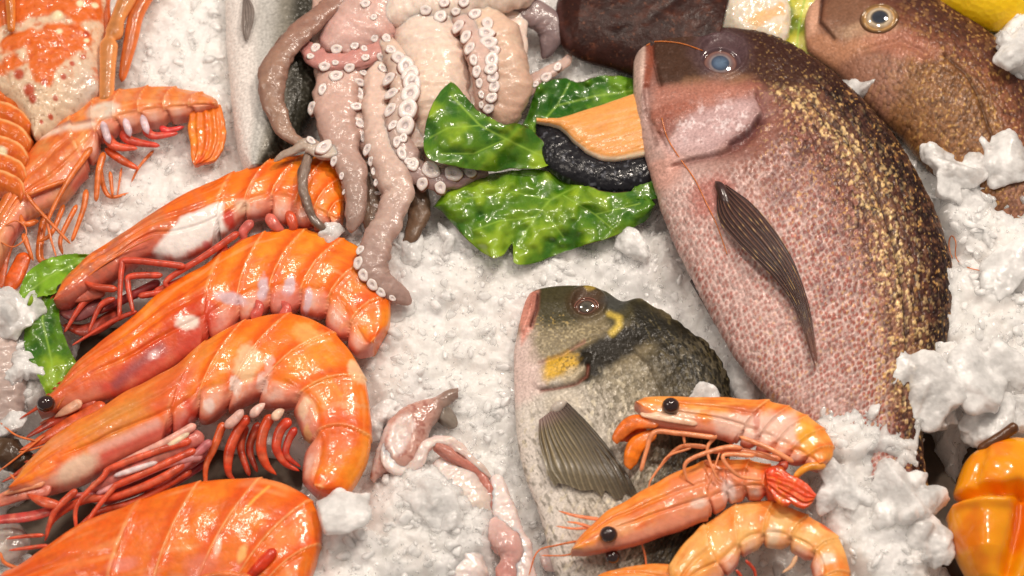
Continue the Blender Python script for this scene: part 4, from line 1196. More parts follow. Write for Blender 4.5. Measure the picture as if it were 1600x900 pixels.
rD, btD = prawn('strongly curled orange prawn whose bent down tail touches the lower ice',
    [(10, 765), (28, 748), (47, 728), (84, 690), (120, 664), (159, 643), (190, 622), (224, 604), (250, 590), (276, 576), (305, 552), (340, 527), (380, 507), (430, 495), (480, 500), (530, 532), (565, 585), (578, 650), (574, 715), (548, 765), (525, 782)],
    [(30, 782), (50, 776), (75, 772), (95, 768), (131, 757), (173, 734), (210, 716), (252, 698), (280, 682), (299, 668), (325, 662), (350, 652), (380, 636), (403, 638), (425, 640), (445, 644), (462, 658), (472, 690), (474, 720), (472, 750), (474, 766)],
    66, 42, 0.415, 6, seed=33, cara_paint=cpD, legcol=lin(218, 84, 52), cuts=[0.415, 0.495, 0.575, 0.66, 0.755, 0.86, 1.0], lobes=0.22, nu=400, nt=150,
    spots=[(391, 578, 19, 28, 10, lin(246, 206, 160), 0.85), (370, 615, 9, 14, 0, lin(246, 214, 200), 0.95), (412, 612, 9, 14, 0, lin(246, 204, 190), 0.9), (330, 643, 9, 9, 0, lin(246, 216, 206), 0.9),
           (424, 585, 8, 18, 10, lin(246, 190, 170), 0.7), (476, 648, 9, 14, 20, lin(246, 204, 170), 0.85), (480, 684, 6, 13, 0, lin(246, 190, 130), 0.85), (560, 590, 12, 22, -20, lin(250, 216, 170), 0.7),
           (480, 530, 22, 18, 30, lin(250, 190, 110), 0.6), (540, 645, 40, 5, -5, lin(250, 180, 120), 0.6), (310, 672, 14, 12, 0, lin(236, 200, 196), 0.8), (530, 690, 34, 40, 0, lin(222, 90, 40), 0.5)],
    legs=[[(299, 688, 96, 8), (235, 708, 98, 7), (173, 732, 98, 6.5), (161, 745, 96, 5.5), (121, 788, 88, 4.5), (119, 832, 76, 3)],
          [(306, 703, 86, 8), (250, 728, 88, 7), (187, 756, 88, 6.5), (176, 764, 86, 5.5), (142, 807, 78, 4.5), (133, 832, 70, 3)],
          [(322, 695, 74, 9), (262, 742, 78, 9), (187, 774, 76, 8), (130, 782, 74, 8), (84, 810, 66, 7), (70, 846, 56, 2)],
          [(299, 735, 62, 8), (220, 780, 62, 8), (154, 800, 58, 6), (117, 828, 52, 4), (37, 888, 40, 2)], [(310, 714, 66, 9), (240, 752, 68, 8), (160, 770, 66, 7), (100, 776, 60, 5), lin(196, 84, 84)],
          [(322, 722, 50, 9), (260, 762, 50, 8), (200, 790, 48, 5), lin(170, 60, 70)], [(120, 765, 92, 8), (85, 800, 84, 6), (72, 842, 72, 2)], [(318, 680, 84, 16), (262, 706, 84, 18), (200, 738, 82, 16), (140, 764, 78, 10), lin(206, 118, 108)], [(326, 700, 66, 16), (270, 734, 64, 18), (210, 764, 60, 14), (160, 786, 56, 8), lin(176, 90, 92)], [(306, 664, 96, 9), (260, 690, 98, 8), (214, 712, 96, 7), (170, 732, 92, 4), lin(232, 170, 156)], [(316, 712, 78, 10), (262, 724, 84, 9), (206, 748, 84, 8), (150, 772, 80, 5), lin(216, 150, 150)], [(330, 688, 88, 9), (300, 716, 80, 8), (262, 748, 70, 6), (224, 772, 60, 3), lin(196, 112, 116)], [(340, 690, 60, 10), (280, 740, 54, 9), (230, 770, 46, 6), lin(176, 96, 104)],
          [(178, 744, 92, 5), (212, 733, 94, 6), (246, 722, 92, 5), lin(232, 214, 216)], [(258, 700, 98, 5), (278, 688, 100, 6), (296, 676, 98, 5), lin(246, 222, 190)],
          [(10, 842, 60, 2), (40, 838, 64, 4), (70, 836, 66, 4)], [(14, 860, 54, 2), (45, 856, 58, 4), (76, 852, 62, 4)]],
    swim=[[(349, 660, 80, 7), (334, 700, 72, 6), (322, 728, 66, 4.5), (321, 762, 58, 2.5), lin(214, 90, 40)], [(388, 650, 84, 9), (372, 672, 80, 8), (358, 706, 72, 8), (357, 738, 64, 5), (368, 752, 58, 2), lin(206, 66, 30)],
          [(424, 648, 86, 9), (412, 672, 80, 8), (408, 700, 74, 8), (416, 726, 66, 6), (432, 742, 60, 2), lin(210, 74, 34)], [(454, 655, 84, 9), (438, 672, 80, 8), (432, 700, 74, 7), (446, 724, 66, 5), (468, 736, 60, 2), lin(206, 64, 36)],
          [(462, 668, 78, 7), (450, 690, 74, 6), (448, 712, 70, 5), (470, 730, 62, 2), lin(190, 50, 30)], [(384, 664, 60, 7), (376, 700, 54, 6), (390, 744, 46, 4), lin(190, 60, 30)], [(404, 660, 54, 7), (390, 700, 48, 6), (402, 738, 42, 3), lin(176, 50, 26)],
          [(352, 668, 90, 8), (366, 656, 92, 8), (380, 640, 94, 6), lin(238, 190, 178)], [(392, 652, 92, 8), (402, 640, 94, 7), (414, 630, 94, 4), lin(240, 200, 190)], [(426, 656, 92, 8), (436, 645, 94, 7), (444, 640, 94, 4), lin(240, 204, 180)]],
    blades=[[(80, 764, 84, 12), (40, 768, 78, 13), (0, 782, 70, 10), (-30, 796, 64, 3), lin(214, 120, 100)], [(100, 792, 74, 6), (50, 806, 70, 8), (0, 812, 64, 7), (-20, 814, 60, 4), lin(206, 76, 70)],
            [(95, 790, 88, 6), (68, 784, 88, 8), (42, 772, 84, 2), lin(214, 84, 46)], [(70, 752, 90, 8), (40, 760, 86, 7), (5, 772, 80, 3), lin(230, 150, 110)]],
    ant=[[(60, 745, 92, 2.2), (30, 752, 88, 2), (15, 740, 84, 1.5)], [(125, 822, 66, 2.2), (80, 858, 60, 2), (35, 892, 52, 1.6)]])

def rostrum(root, pts, nteeth=7, c0=lin(190, 70, 36)):
    """saw-toothed beak along the top of the head"""
    mb = MB()
    v, F, C = loft(pts, 50, 12, c0, 0.8)
    mb.add(v, F, C)
    q = cr(pts, 60)
    for k in range(nteeth):
        i = int(4 + 40 * k / nteeth)
        x, y, h, r = q[i]; d = q[i + 1, :2] - q[i - 1, :2]; d = d / np.linalg.norm(d); n = np.array([d[1], -d[0]])
        if n[1] > 0: n = -n
        v, F, C = loft([(x, y, h, r * 0.8), (x + n[0] * r * 1.1 + d[0] * 3, y + n[1] * r * 1.1 + d[1] * 3, h, r * 0.55), (x + n[0] * r * 1.7 + d[0] * 8, y + n[1] * r * 1.7 + d[1] * 8, h, 0.4)], 8, 8, c0 * 0.9)
        mb.add(v, F, C)
    mb.build('rostrum', M_SHELL, root)
rostrum(rD, [(130, 664, 76, 5), (95, 686, 74, 5.5), (60, 714, 72, 5), (30, 738, 70, 3.5), (2, 754, 68, 1)])
rostrum(rC, [(135, 566, 60, 4.5), (110, 590, 60, 5), (84, 616, 58, 4.5), (60, 636, 56, 3), (30, 655, 54, 1)])
rostrum(rB, [(180, 383, 50, 4.5), (150, 402, 50, 5), (120, 426, 48, 4.5), (98, 446, 46, 3), (78, 468, 44, 1)])

# E: lowest prawn
def cpE(p, D, u, t, n1, n2):
    cara = sm(0.46, 0.42, u)
    p.mix(lin(226, 76, 24), cara * 0.4 * sm(-0.2, 0.3, n1))
    p.blob(200, 895, 24, 10, -10, lin(240, 140, 120), 0.7)
    p.blob(345, 868, 5, 16, 10, lin(248, 206, 180), 0.9)
    p.blob(383, 880, 7, 14, 20, lin(250, 190, 110), 0.9)
    p.line([(388, 808), (402, 790), (422, 770)], 2, lin(250, 196, 90), 0.8)
    p.blob(320, 900, 26, 20, 0, lin(232, 130, 100), 0.7)
rE, _ = prawn('smooth bright orange prawn cut off by the bottom edge, no legs showing',
    [(-20, 905), (25, 893), (70, 862), (130, 822), (200, 795), (256, 772), (300, 760), (350, 753), (400, 752), (445, 760), (480, 782), (500, 815), (500, 850), (488, 900), (470, 960)],
    [(-10, 960), (40, 990), (100, 1000), (150, 1000), (200, 995), (250, 985), (290, 975), (320, 965), (350, 955), (375, 950), (395, 950), (410, 955), (420, 965), (430, 980), (440, 1000)],
    74, 50, 0.36, 6, seed=43, cara_paint=cpE, pal=(lin(240, 108, 16), lin(222, 70, 20), lin(248, 146, 40)), cuts=[0.36, 0.49, 0.62, 0.74, 0.84, 0.93, 1.0],
    legs=[], swim=[[(430, 858, 114, 8), (410, 880, 112, 9), (385, 905, 104, 6), lin(216, 60, 26)]], ant=[[(395, 905, 116, 6), (350, 898, 116, 6), (310, 905, 110, 5)], [(40, 892, 78, 3), (8, 880, 74, 3), (0, 862, 70, 2)]])

# small prawns, right of centre
SP = (lin(242, 140, 50), lin(232, 96, 34), lin(250, 186, 96))
def cpG(p, D, u, t, n1, n2):
    p.poly([(1025, 645), (1090, 650), (1078, 668), (1030, 662)], lin(240, 200, 170), 0.8, 5)
    p.poly([(1110, 655), (1240, 650), (1245, 700), (1180, 695), (1120, 682)], lin(238, 200, 186), 0.8, 8, 6)
    p.blob(1180, 668, 5, 18, 0, lin(190, 84, 60), 0.6)
    p.blob(1160, 650, 30, 8, 5, lin(206, 90, 30), 0.6)
    p.blob(1258, 690, 14, 26, -10, lin(246, 176, 50), 0.8)
rG, _ = prawn('upper small orange prawn with orange head lobes, lying across the black bream',
    [(990, 631), (1008, 626), (1033, 624), (1065, 624), (1093, 625), (1130, 625), (1160, 628), (1195, 630), (1225, 636), (1255, 650), (1280, 668), (1296, 690), (1300, 712), (1292, 728)],
    [(994, 640), (1005, 655), (1022, 668), (1050, 674), (1080, 678), (1110, 682), (1140, 690), (1165, 700), (1195, 712), (1220, 722), (1238, 726), (1250, 728), (1262, 732), (1268, 736)],
    108, 26, 0.56, 5, pal=SP, seed=53, cara_paint=cpG, legcol=lin(240, 150, 100), group='small orange prawns', nu=240, nt=90,
    legs=[[(1120, 684, 140, 5), (1060, 677, 142, 5), (1022, 676, 142, 5), (1010, 705, 136, 4), (1001, 737, 128, 4)], [(1120, 680, 138, 4), (1105, 702, 132, 3), (1118, 742, 126, 2.5), (1130, 755, 122, 1.5)],
          [(1160, 700, 130, 5), (1130, 700, 132, 5), (1075, 720, 128, 4), (1072, 745, 120, 2.5), (1085, 758, 116, 2)], [(1240, 722, 136, 5), (1200, 700, 140, 5), (1155, 682, 140, 4)],
          [(1180, 712, 136, 5), (1130, 712, 138, 4), (1152, 742, 132, 4), (1190, 750, 126, 3)], [(1105, 698, 120, 5), (1060, 700, 118, 4), (1020, 745, 108, 2), (1012, 770, 100, 1.5)], [(1220, 718, 124, 6), (1160, 705, 124, 6), (1110, 706, 120, 4)],
          [(1100, 720, 112, 5), (1130, 735, 112, 5), (1195, 752, 108, 5)], [(1125, 705, 130, 2), (1112, 745, 124, 1.6), (1105, 765, 120, 1.2)], [(1068, 680, 138, 3), (1070, 694, 134, 2)], [(1080, 700, 130, 2.5), (1045, 712, 120, 2), (1030, 730, 112, 1.5)]],
    swim=[[(1262, 728, 126, 6), (1250, 738, 122, 5), (1238, 752, 116, 3), lin(240, 150, 40)], [(1290, 728, 122, 6), (1262, 730, 126, 6), (1240, 745, 120, 4), lin(246, 160, 50)], [(1230, 722, 110, 8), (1215, 735, 106, 7), (1200, 745, 100, 5), lin(200, 70, 50)]],
    blades=[[(1030, 662, 118, 8), (990, 660, 112, 12), (966, 682, 102, 9), (964, 694, 98, 4), lin(238, 120, 40)], [(1025, 675, 108, 8), (995, 695, 102, 13), (985, 722, 94, 10), (985, 734, 90, 4), lin(240, 124, 24)],
            [(1090, 662, 124, 5), (1040, 652, 128, 7), (1000, 646, 120, 5), lin(244, 200, 170)], [(1010, 670, 96, 8), (975, 680, 92, 12), (966, 690, 88, 5), lin(226, 90, 24)]],
    eyes=[(1048, 634, 13, 132)])
def cpH(p, D, u, t, n1, n2):
    p.poly([(1050, 760), (1110, 735), (1190, 750), (1150, 790), (1060, 820), (1020, 830)], lin(232, 140, 104), 0.7, 12, 8)
    p.blob(1137, 775, 11, 18, -20, lin(244, 214, 204), 0.85)
    p.blob(1090, 793, 14, 7, -20, lin(248, 220, 206), 0.7)
    p.blob(972, 830, 18, 12, -20, lin(236, 170, 120), 0.7)
    p.poly([(1190, 735), (1270, 740), (1260, 790), (1190, 785)], lin(224, 66, 28), 0.7, 8)
rH, _ = prawn('small orange prawn pointing left with round black eye and red tail',
    [(890, 862), (905, 845), (927, 822), (950, 802), (977, 787), (1000, 772), (1027, 757), (1050, 744), (1073, 735), (1100, 726), (1127, 722), (1160, 722), (1193, 728), (1220, 740), (1240, 752), (1252, 766)],
    [(896, 868), (915, 868), (943, 863), (975, 857), (1010, 847), (1035, 838), (1060, 830), (1085, 820), (1113, 807), (1130, 797), (1147, 787), (1170, 783), (1193, 782), (1215, 785), (1230, 786), (1246, 784)],
    96, 26, 0.60, 5, pal=SP, seed=63, cara_paint=cpH, legcol=lin(236, 130, 80), group='small orange prawns', nu=240, nt=90,
    legs=[[(1003, 850, 84, 2), (1008, 868, 76, 2), (1010, 890, 66, 1.4)]],
    swim=[[(1200, 732, 122, 10), (1212, 748, 118, 9), (1225, 772, 110, 6), lin(230, 70, 34)]],
    blades=[[(940, 812, 96, 3), (900, 806, 92, 2.5), (872, 798, 86, 1)], [(935, 822, 94, 3), (900, 826, 90, 2), (868, 822, 84, 1)], [(925, 825, 94, 3), (905, 818, 92, 2), (885, 815, 86, 1)]],
    ant=[[(905, 845, 90, 1.8), (870, 852, 80, 1.4), (840, 862, 70, 1.2), (826, 900, 56, 1)], [(910, 862, 84, 1.6), (880, 868, 78, 1.2), (845, 868, 66, 1)]],
    eyes=[(951, 835, 13, 120), (957, 870, 11, 86)])
tail(rH, [([(1195, 735), (1215, 728), (1232, 742), (1240, 765)], [(1200, 765), (1215, 785), (1232, 790), (1242, 775)]),
          ([(1215, 742), (1240, 745), (1262, 758), (1275, 775)], [(1215, 770), (1235, 785), (1255, 795), (1270, 785)])], 118, lin(232, 84, 34), 9)
def cpI(p, D, u, t, n1, n2):
    p.mix(lin(250, 190, 110), sm(-0.2, 0.5, n1) * 0.5)
    p.blob(1207, 840, 10, 16, 0, lin(248, 220, 190), 0.7)
    p.blob(1290, 878, 12, 9, 0, lin(248, 226, 206), 0.85)
    p.blob(1294, 828, 16, 6, 30, lin(222, 70, 30), 0.85)
rI, _ = prawn('pale orange small prawn curled into a ring at the bottom edge',
    [(1035, 905), (1047, 884), (1060, 864), (1073, 848), (1092, 830), (1113, 814), (1135, 800), (1155, 791), (1180, 787), (1207, 788), (1235, 797), (1265, 812), (1293, 828), (1312, 850), (1322, 880), (1325, 920), (1318, 950)],
    [(1090, 960), (1100, 935), (1118, 920), (1135, 906), (1146, 893), (1156, 880), (1168, 868), (1180, 862), (1195, 858), (1210, 857), (1226, 860), (1243, 867), (1256, 876), (1266, 890), (1270, 905), (1272, 925), (1270, 950)],
    84, 24, 0.22, 6, pal=(lin(246, 160, 70), lin(236, 116, 40), lin(252, 204, 130)), seed=73, cara_paint=cpI, group='small orange prawns', nu=240, nt=80,
    legs=[[(1150, 890, 88, 4), (1160, 905, 80, 3), (1165, 930, 70, 2)], [(1165, 875, 88, 4), (1180, 895, 80, 3), (1178, 930, 70, 2)]],
    swim=[[(1245, 868, 88, 4), (1236, 885, 82, 3), (1222, 895, 76, 2), lin(240, 190, 150)]])
rJ, _ = prawn('narrow orange prawn head poking in at the bottom edge beneath the small prawns',
    [(930, 905), (955, 895), (985, 888), (1020, 884), (1050, 886), (1080, 900)], [(935, 915), (960, 925), (990, 935), (1020, 945), (1050, 950), (1080, 950)],
    70, 18, 0.9, 1, pal=SP, seed=83, group='small orange prawns', nu=80, nt=50)

# the spiny lobster in the upper left corner
lob = thing('spiny_lobster', 'orange and cream spotted spiny lobster filling the upper left corner', 'lobster', P1(70, 110, 0))
def cL(D):
    px, py = D['px'], D['py']
    n = fbm(px / 30, py / 30, seed=131); f1, f2, cid = worley(px / 34 + 0.3 * n, py / 34, 132)
    n3 = fbm(px / 7, py / 7, seed=133)
    p = Pt(px, py, lin(226, 196, 166))
    p.mix(lin(206, 190, 180), sm(90, 170, px) * sm(80, 160, py))
    p.mix(lin(216, 128, 44), sm(0.0, 0.5, n3 + 0.4 * n) * 0.5 * sm(190, 90, py))
    m = sm(0.02, 0.12, f2 - f1) * sm(0.25, 0.35, cid)
    for q in ([(5, 95), (20, 75), (60, 68), (72, 78), (50, 95), (15, 105)], [(0, 125), (30, 108), (48, 120), (30, 135), (5, 136)],
              [(50, 90), (80, 60), (130, 60), (152, 75), (130, 100), (108, 118), (85, 155), (62, 150), (55, 120)],
              [(25, 0), (160, 0), (165, 45), (130, 55), (95, 40), (60, 55), (28, 60)], [(0, 0), (20, 0), (20, 60), (0, 70)]):
        p.poly(q, lin(226, 104, 14), 0.95, 4, 7)
    p.mix(lin(186, 62, 24), sm(0.1, 0.5, n3) * 0.45 * sm(150, 120, py))
    for s in [(38, 138, 8), (53, 161, 9), (58, 173, 6), (106, 141, 4.5), (119, 119, 4), (136, 105, 3.5), (93, 172, 4), (84, 197, 4), (140, 70, 5), (77, 150, 5), (70, 205, 3)]:
        p.blob(s[0], s[1], s[2], s[2], 0, lin(186, 66, 26), 0.95, wob=0)
    for s in [(97, 48, 8), (131, 25, 6), (153, 22, 5), (100, 72, 5), (140, 80, 4)]:
        p.blob(s[0], s[1], s[2], s[2] * 0.8, -20, lin(250, 232, 190), 0.95, wob=0)
    p.mix(lin(150, 110, 80), sm(0.55, 0.75, vnoise(px / 3.5, py / 3.5, 0, 134)) * 0.5 * sm(120, 160, py))
    return p.c
v, F, C = plate([(165, -60), (170, -10), (168, 30), (164, 70), (160, 110), (158, 150), (120, 185), (84, 212), (60, 226)],
                [(-60, -60), (-60, -10), (-60, 30), (-60, 70), (-55, 100), (-40, 130), (-10, 150), (30, 180), (56, 222)], 220, 150, 20, 36, [40, 44, 46, 44, 36, 24], 0.8,
    lambda D: 3 * fbm(D['px'] / 14, D['py'] / 14, seed=135) + 5 * np.exp(-(np.hypot(D['px'] - 97, D['py'] - 48) / 9) ** 2) - 5 * np.exp(-(ldist(D['px'], D['py'], [(22, 0), (22, 70), (0, 90)]) / 5) ** 2), cL)
mesh('carapace', v, F, M_SHELL, lob, col=C)
for i in range(6):
    y = 150 + 27 * i
    def cS(D, i=i):
        n = fbm(D['px'] / 10, D['py'] / 10, seed=140 + i)
        p = Pt(D['px'], D['py'], lin(224, 110, 34))
        p.mix(lin(240, 190, 130), np.exp(-((D['t'] - 0.55) / 0.16) ** 2) * 0.9)
        p.mix(lin(196, 66, 24), sm(0, 0.6, n) * 0.5)
        p.blob(8, 247, 8, 6, 20, lin(250, 236, 200), 0.95, wob=0)
        return p.c
    v, F, C = plate([(-70, y - 18), (-30, y - 20), (10, y - 14), (40, y), (60 - i * 3, y + 22)], [(-70, y + 22), (-30, y + 20), (0, y + 22), (25, y + 32), (50 - i * 3, y + 44)], 70, 50, 10, 34 + i, 26, 0.8,
                    lambda D: 1.5 * fbm(D['px'] / 9, D['py'] / 9, seed=141), cS)
    mesh('tail_segment', v, F, M_SHELL, lob, col=C)
def lobleg(pts, c):
    v, F, C = loft(pts, 50, 16, lambda U, PH, q: c * (1 + 0.2 * fbm(q[:, 0] / 12, q[:, 1] / 12, seed=4)[:, None] + 0.35 * np.cos(PH * 2))[..., None] * np.ones(3) , 0.8)
    mesh('leg', v, F, M_SHELL, lob, col=C)
lobleg([(212, -30, 62, 15), (198, 0, 62, 15), (184, 30, 62, 12), (178, 52, 62, 15), (172, 60, 62, 9), (170, 72, 60, 15), (168, 110, 56, 13), (166, 165, 46, 12)], lin(230, 150, 84))
lobleg([(250, -40, 50, 14), (225, 0, 50, 13), (212, 26, 50, 13), (205, 60, 46, 12), (196, 100, 42, 9), (190, 128, 36, 5)], lin(222, 116, 54))
lobleg([(178, -40, 44, 8), (165, 0, 44, 8), (166, 60, 40, 9), (160, 150, 36, 6)], lin(206, 96, 34))
lobleg([(12, -40, 96, 8), (16, 0, 94, 8), (18, 50, 90, 6)], lin(226, 130, 50))
# ---------------------------------------------------------------- octopus
octo = thing('octopus', 'pale pink octopus with rows of white suckers draped down from the top edge', 'octopus', P1(660, 120, 0))
CRM, PKN, BRN, GRY, REDP = lin(236, 216, 204), lin(218, 182, 170), lin(158, 118, 104), lin(132, 110, 102), lin(204, 142, 136)

def arm(mb, pts, c0, c1=None, side=None, flat=0.5, wr=0.5, seed=0):
    c1 = c0 if c1 is None else c1
    L = sum(math.dist(a[:2], b[:2]) for a, b in zip(pts, pts[1:]))
    def cf(U, PH, q):
        n = fbm(q[:, 0][:, None] / 16 + np.cos(PH), q[:, 1][:, None] / 16 + np.sin(PH), seed=seed)
        f = vnoise(U * L / 5, PH * 3, 0, seed + 3)
        w = sm(0, 1, U + 0.25 * n)[..., None]
        c = c0 * (1 - w) + c1 * w
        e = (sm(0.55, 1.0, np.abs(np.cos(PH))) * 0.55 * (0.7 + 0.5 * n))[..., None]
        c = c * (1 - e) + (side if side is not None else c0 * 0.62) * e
        c = c * (1 + 0.05 * f + 0.12 * n)[..., None]
        return c
    def dp(U, PH, q):
        return wr * vnoise(U * L / 6, PH * 1.6, 0, seed + 8) * sm(0, 0.4, np.sin(PH)) + (1.4 + 0.09 * np.interp(U, np.linspace(0, 1, len(q)), q[:, 3])) * fbm(U * L / 24, PH * 0.7, seed=seed + 11) * 1.8 - 0.05 * np.interp(U, np.linspace(0, 1, len(q)), q[:, 3]) * np.exp(-((PH - PI / 2) / 0.35) ** 2)
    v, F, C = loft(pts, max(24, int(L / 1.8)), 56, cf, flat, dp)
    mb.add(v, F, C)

mb = MB()
arm(mb, [(640, -50, 70, 50), (600, -10, 72, 58), (566, 32, 74, 60), (545, 66, 74, 48), (538, 92, 70, 34)], PKN, lin(214, 176, 168), REDP, 0.6, seed=1)
arm(mb, [(474, 66, 78, 8), (490, 86, 82, 17), (515, 97, 84, 18), (545, 97, 86, 18), (575, 88, 86, 17), (598, 70, 84, 14), (604, 40, 80, 12), (600, -20, 76, 12)], REDP, lin(206, 150, 140), seed=2)
arm(mb, [(560, 92, 66, 34), (532, 122, 70, 36), (524, 155, 72, 34), (524, 192, 74, 32), (534, 225, 76, 28), (548, 260, 78, 22), (556, 300, 78, 20), (556, 335, 76, 16), (550, 356, 70, 8), (548, 364, 66, 2)],
    PKN, lin(158, 132, 122), BRN, seed=3)
arm(mb, [(604, 70, 74, 20), (594, 110, 76, 22), (590, 150, 78, 24), (596, 200, 80, 28), (604, 245, 82, 28), (616, 280, 84, 26), (620, 308, 84, 24), (606, 345, 84, 22), (588, 380, 84, 24), (583, 410, 80, 26), (592, 436, 74, 22),
          (612, 450, 66, 19), (630, 462, 58, 14), (643, 474, 50, 5)], lin(230, 202, 188), lin(168, 140, 132), BRN, seed=4)
arm(mb, [(670, -20, 60, 60), (668, 40, 64, 58), (672, 90, 66, 60), (684, 140, 66, 58), (690, 185, 62, 50), (690, 225, 54, 38), (684, 262, 44, 20)], CRM, lin(226, 200, 180), lin(214, 180, 170), 0.75, seed=5)
arm(mb, [(600, 60, 84, 14), (618, 90, 90, 20), (630, 125, 92, 22), (626, 165, 92, 22), (622, 205, 88, 20), (630, 240, 82, 22), (650, 266, 78, 22), (684, 280, 72, 19), (722, 276, 64, 16), (760, 262, 54, 12)], lin(222, 196, 180), lin(150, 124, 126), BRN, 0.7, seed=6)
arm(mb, [(712, -10, 70, 40), (742, 30, 74, 44), (772, 70, 76, 46), (785, 105, 76, 42), (790, 145, 70, 38), (786, 180, 60, 28), (775, 215, 44, 10)], lin(228, 200, 178), lin(206, 170, 150), lin(196, 156, 140), 0.75, seed=7)
arm(mb, [(700, 10, 92, 16), (728, 40, 96, 18), (745, 70, 98, 22), (756, 105, 96, 22), (760, 140, 88, 20), (758, 172, 74, 14), (756, 195, 60, 5)], lin(216, 186, 176), lin(210, 174, 160), lin(170, 120, 104), 0.7, seed=8)
arm(mb, [(600, 20, 84, 26), (640, 12, 90, 34), (690, 2, 92, 40), (745, -6, 92, 44), (800, -14, 84, 34), (840, -30, 70, 20)], CRM, lin(224, 204, 186), PKN, 0.7, seed=9)
arm(mb, [(770, 0, 60, 22), (812, 12, 58, 26), (845, 26, 52, 26), (862, 50, 44, 24), (856, 78, 34, 12), (848, 92, 26, 4)], lin(160, 136, 134), lin(128, 110, 112), lin(96, 80, 84), seed=10)
arm(mb, [(800, 175, 40, 16), (812, 148, 40, 15), (832, 128, 40, 15), (858, 112, 38, 13), (880, 98, 34, 9), (890, 84, 30, 4)], lin(196, 160, 148), lin(206, 180, 170), BRN, seed=11)
arm(mb, [(556, -30, 90, 16), (525, 2, 92, 16), (495, 28, 94, 18), (462, 58, 96, 20), (436, 92, 96, 21), (425, 125, 94, 21), (427, 158, 90, 19), (438, 190, 86, 15), (452, 212, 84, 12), (472, 226, 82, 9)], BRN, lin(158, 126, 108), lin(118, 86, 78), seed=12)
arm(mb, [(530, 236, 84, 12), (505, 240, 86, 11), (480, 226, 86, 12), (458, 236, 84, 8), (442, 242, 82, 6), (428, 252, 80, 2)], lin(206, 190, 178), lin(160, 140, 124), BRN, seed=13)
arm(mb, [(490, 225, 68, 10), (484, 240, 76, 8.5), (475, 265, 84, 8), (473, 290, 86, 7.5), (478, 315, 84, 7), (488, 340, 78, 7), (500, 354, 72, 6), (510, 362, 66, 3)], lin(150, 130, 118), lin(116, 98, 88), lin(96, 80, 74), 0.9, 0.6, seed=14)
arm(mb, [(645, 282, 50, 20), (654, 310, 46, 18), (655, 340, 42, 16), (644, 366, 38, 12), (632, 384, 34, 4)], lin(110, 86, 66), lin(130, 104, 84), lin(70, 50, 40), seed=15)
arm(mb, [(575, 250, 50, 14), (580, 300, 50, 16), (578, 345, 48, 12), (572, 360, 44, 4)], lin(150, 124, 106), lin(130, 106, 90), BRN, seed=16)
def webc(D):
    n = fbm(D['px'] / 26, D['py'] / 26, seed=231); f = vnoise(D['px'] / 30, D['py'] / 4, 0, 232)
    p = Pt(D['px'], D['py'], lin(214, 180, 166))
    p.mix(CRM, sm(600, 680, D['px'] + 20 * n) * 0.8)
    p.mix(REDP, sm(0.1, 0.6, n) * 0.5)
    return p.c
mb.add(*plate([(494, -40), (486, 20), (488, 80), (500, 150), (530, 210), (570, 245)], [(830, -40), (828, 20), (822, 90), (810, 150), (760, 190), (700, 240)], 130, 170, 10, 52, 24, 0.45,
    lambda D: 5 * fbm(D['px'] / 34, D['py'] / 50, seed=233) + 1.2 * vnoise(D['px'] / 30, D['py'] / 5, 0, 234), webc))
bo = mb.build('body', M_OCTO, octo)
OB = bvh(bo)

# one sucker, copied
def sucker_mesh():
    prof = [(0.0, -0.02), (0.16, -0.04), (0.28, 0.02), (0.36, 0.10), (0.46, 0.12), (0.68, 0.14), (0.86, 0.12), (0.96, 0.05), (1.0, -0.06), (1.03, -0.2), (1.10, -0.34), (1.2, -0.55)]
    c_in, c_top, c_rim = lin(216, 200, 198), lin(230, 216, 212), lin(150, 92, 76)
    cols = [lin(206, 190, 190), c_in, lin(206, 194, 194), c_top, c_top, lin(234, 222, 218), lin(234, 222, 218), c_top, lin(206, 166, 150), lin(134, 74, 60), lin(124, 66, 54), lin(176, 130, 114)]
    m = 26
    ph = np.linspace(0, 2 * PI, m, endpoint=False)
    V, C = [], []
    for (r, z), c in zip(prof, cols):
        rr = r * (1 + 0.04 * np.sin(3 * ph + 1) + 0.03 * np.sin(5 * ph))
        V.append(np.stack([rr * np.cos(ph), rr * np.sin(ph), z + 0 * ph], 1))
        C.append(np.repeat(c[None], m, 0))
    return np.vstack(V), grid_faces(len(prof), m), np.vstack(C)
sv, sf, scol = sucker_mesh()
suck0 = mesh('sucker', sv, sf, M_SUCK, None, col=scol, origin=(0, 0, 0))
SK = []
def row(pts, sq=0.7, ang=0): SK.extend([(x, y, r, sq, ang) for x, y, r in pts])
row([(493, 75, 9), (526, 77, 10), (554, 72, 7), (569, 76, 6), (507, 104, 9), (546, 106, 9), (525, 119, 10), (571, 90, 7), (524, 98, 5), (485, 88, 6)], 0.8, -20)
row([(504, 140, 11), (488, 169, 11), (484, 195, 9), (486, 220, 9), (506, 231, 14), (522, 252, 8), (528, 275, 6), (532, 300, 5)], 0.62, 60)
row([(568, 114, 8), (562, 129, 10), (562, 147, 11), (557, 167, 11), (562, 193, 11), (568, 214, 10), (574, 234, 9), (580, 252, 8), (584, 268, 7), (588, 285, 6), (590, 302, 5), (588, 322, 5)], 0.6, 58)
row([(595, 90, 8), (598, 107, 9), (608, 124, 12), (612, 147, 12), (610, 172, 11), (614, 196, 9), (620, 222, 9), (628, 240, 10), (640, 254, 10)], 0.62, 75)
row([(604, 60, 8), (611, 78, 9), (623, 91, 13), (634, 104, 15), (641, 117, 16), (643, 130, 16), (641, 147, 17), (637, 171, 16), (633, 197, 15), (630, 216, 8)], 0.78, -30)
row([(571, 6, 7), (584, 27, 6), (585, 60, 7), (665, 16, 9), (688, 26, 11), (694, 5, 8), (712, 18, 7), (725, 4, 8)], 0.85, -20)
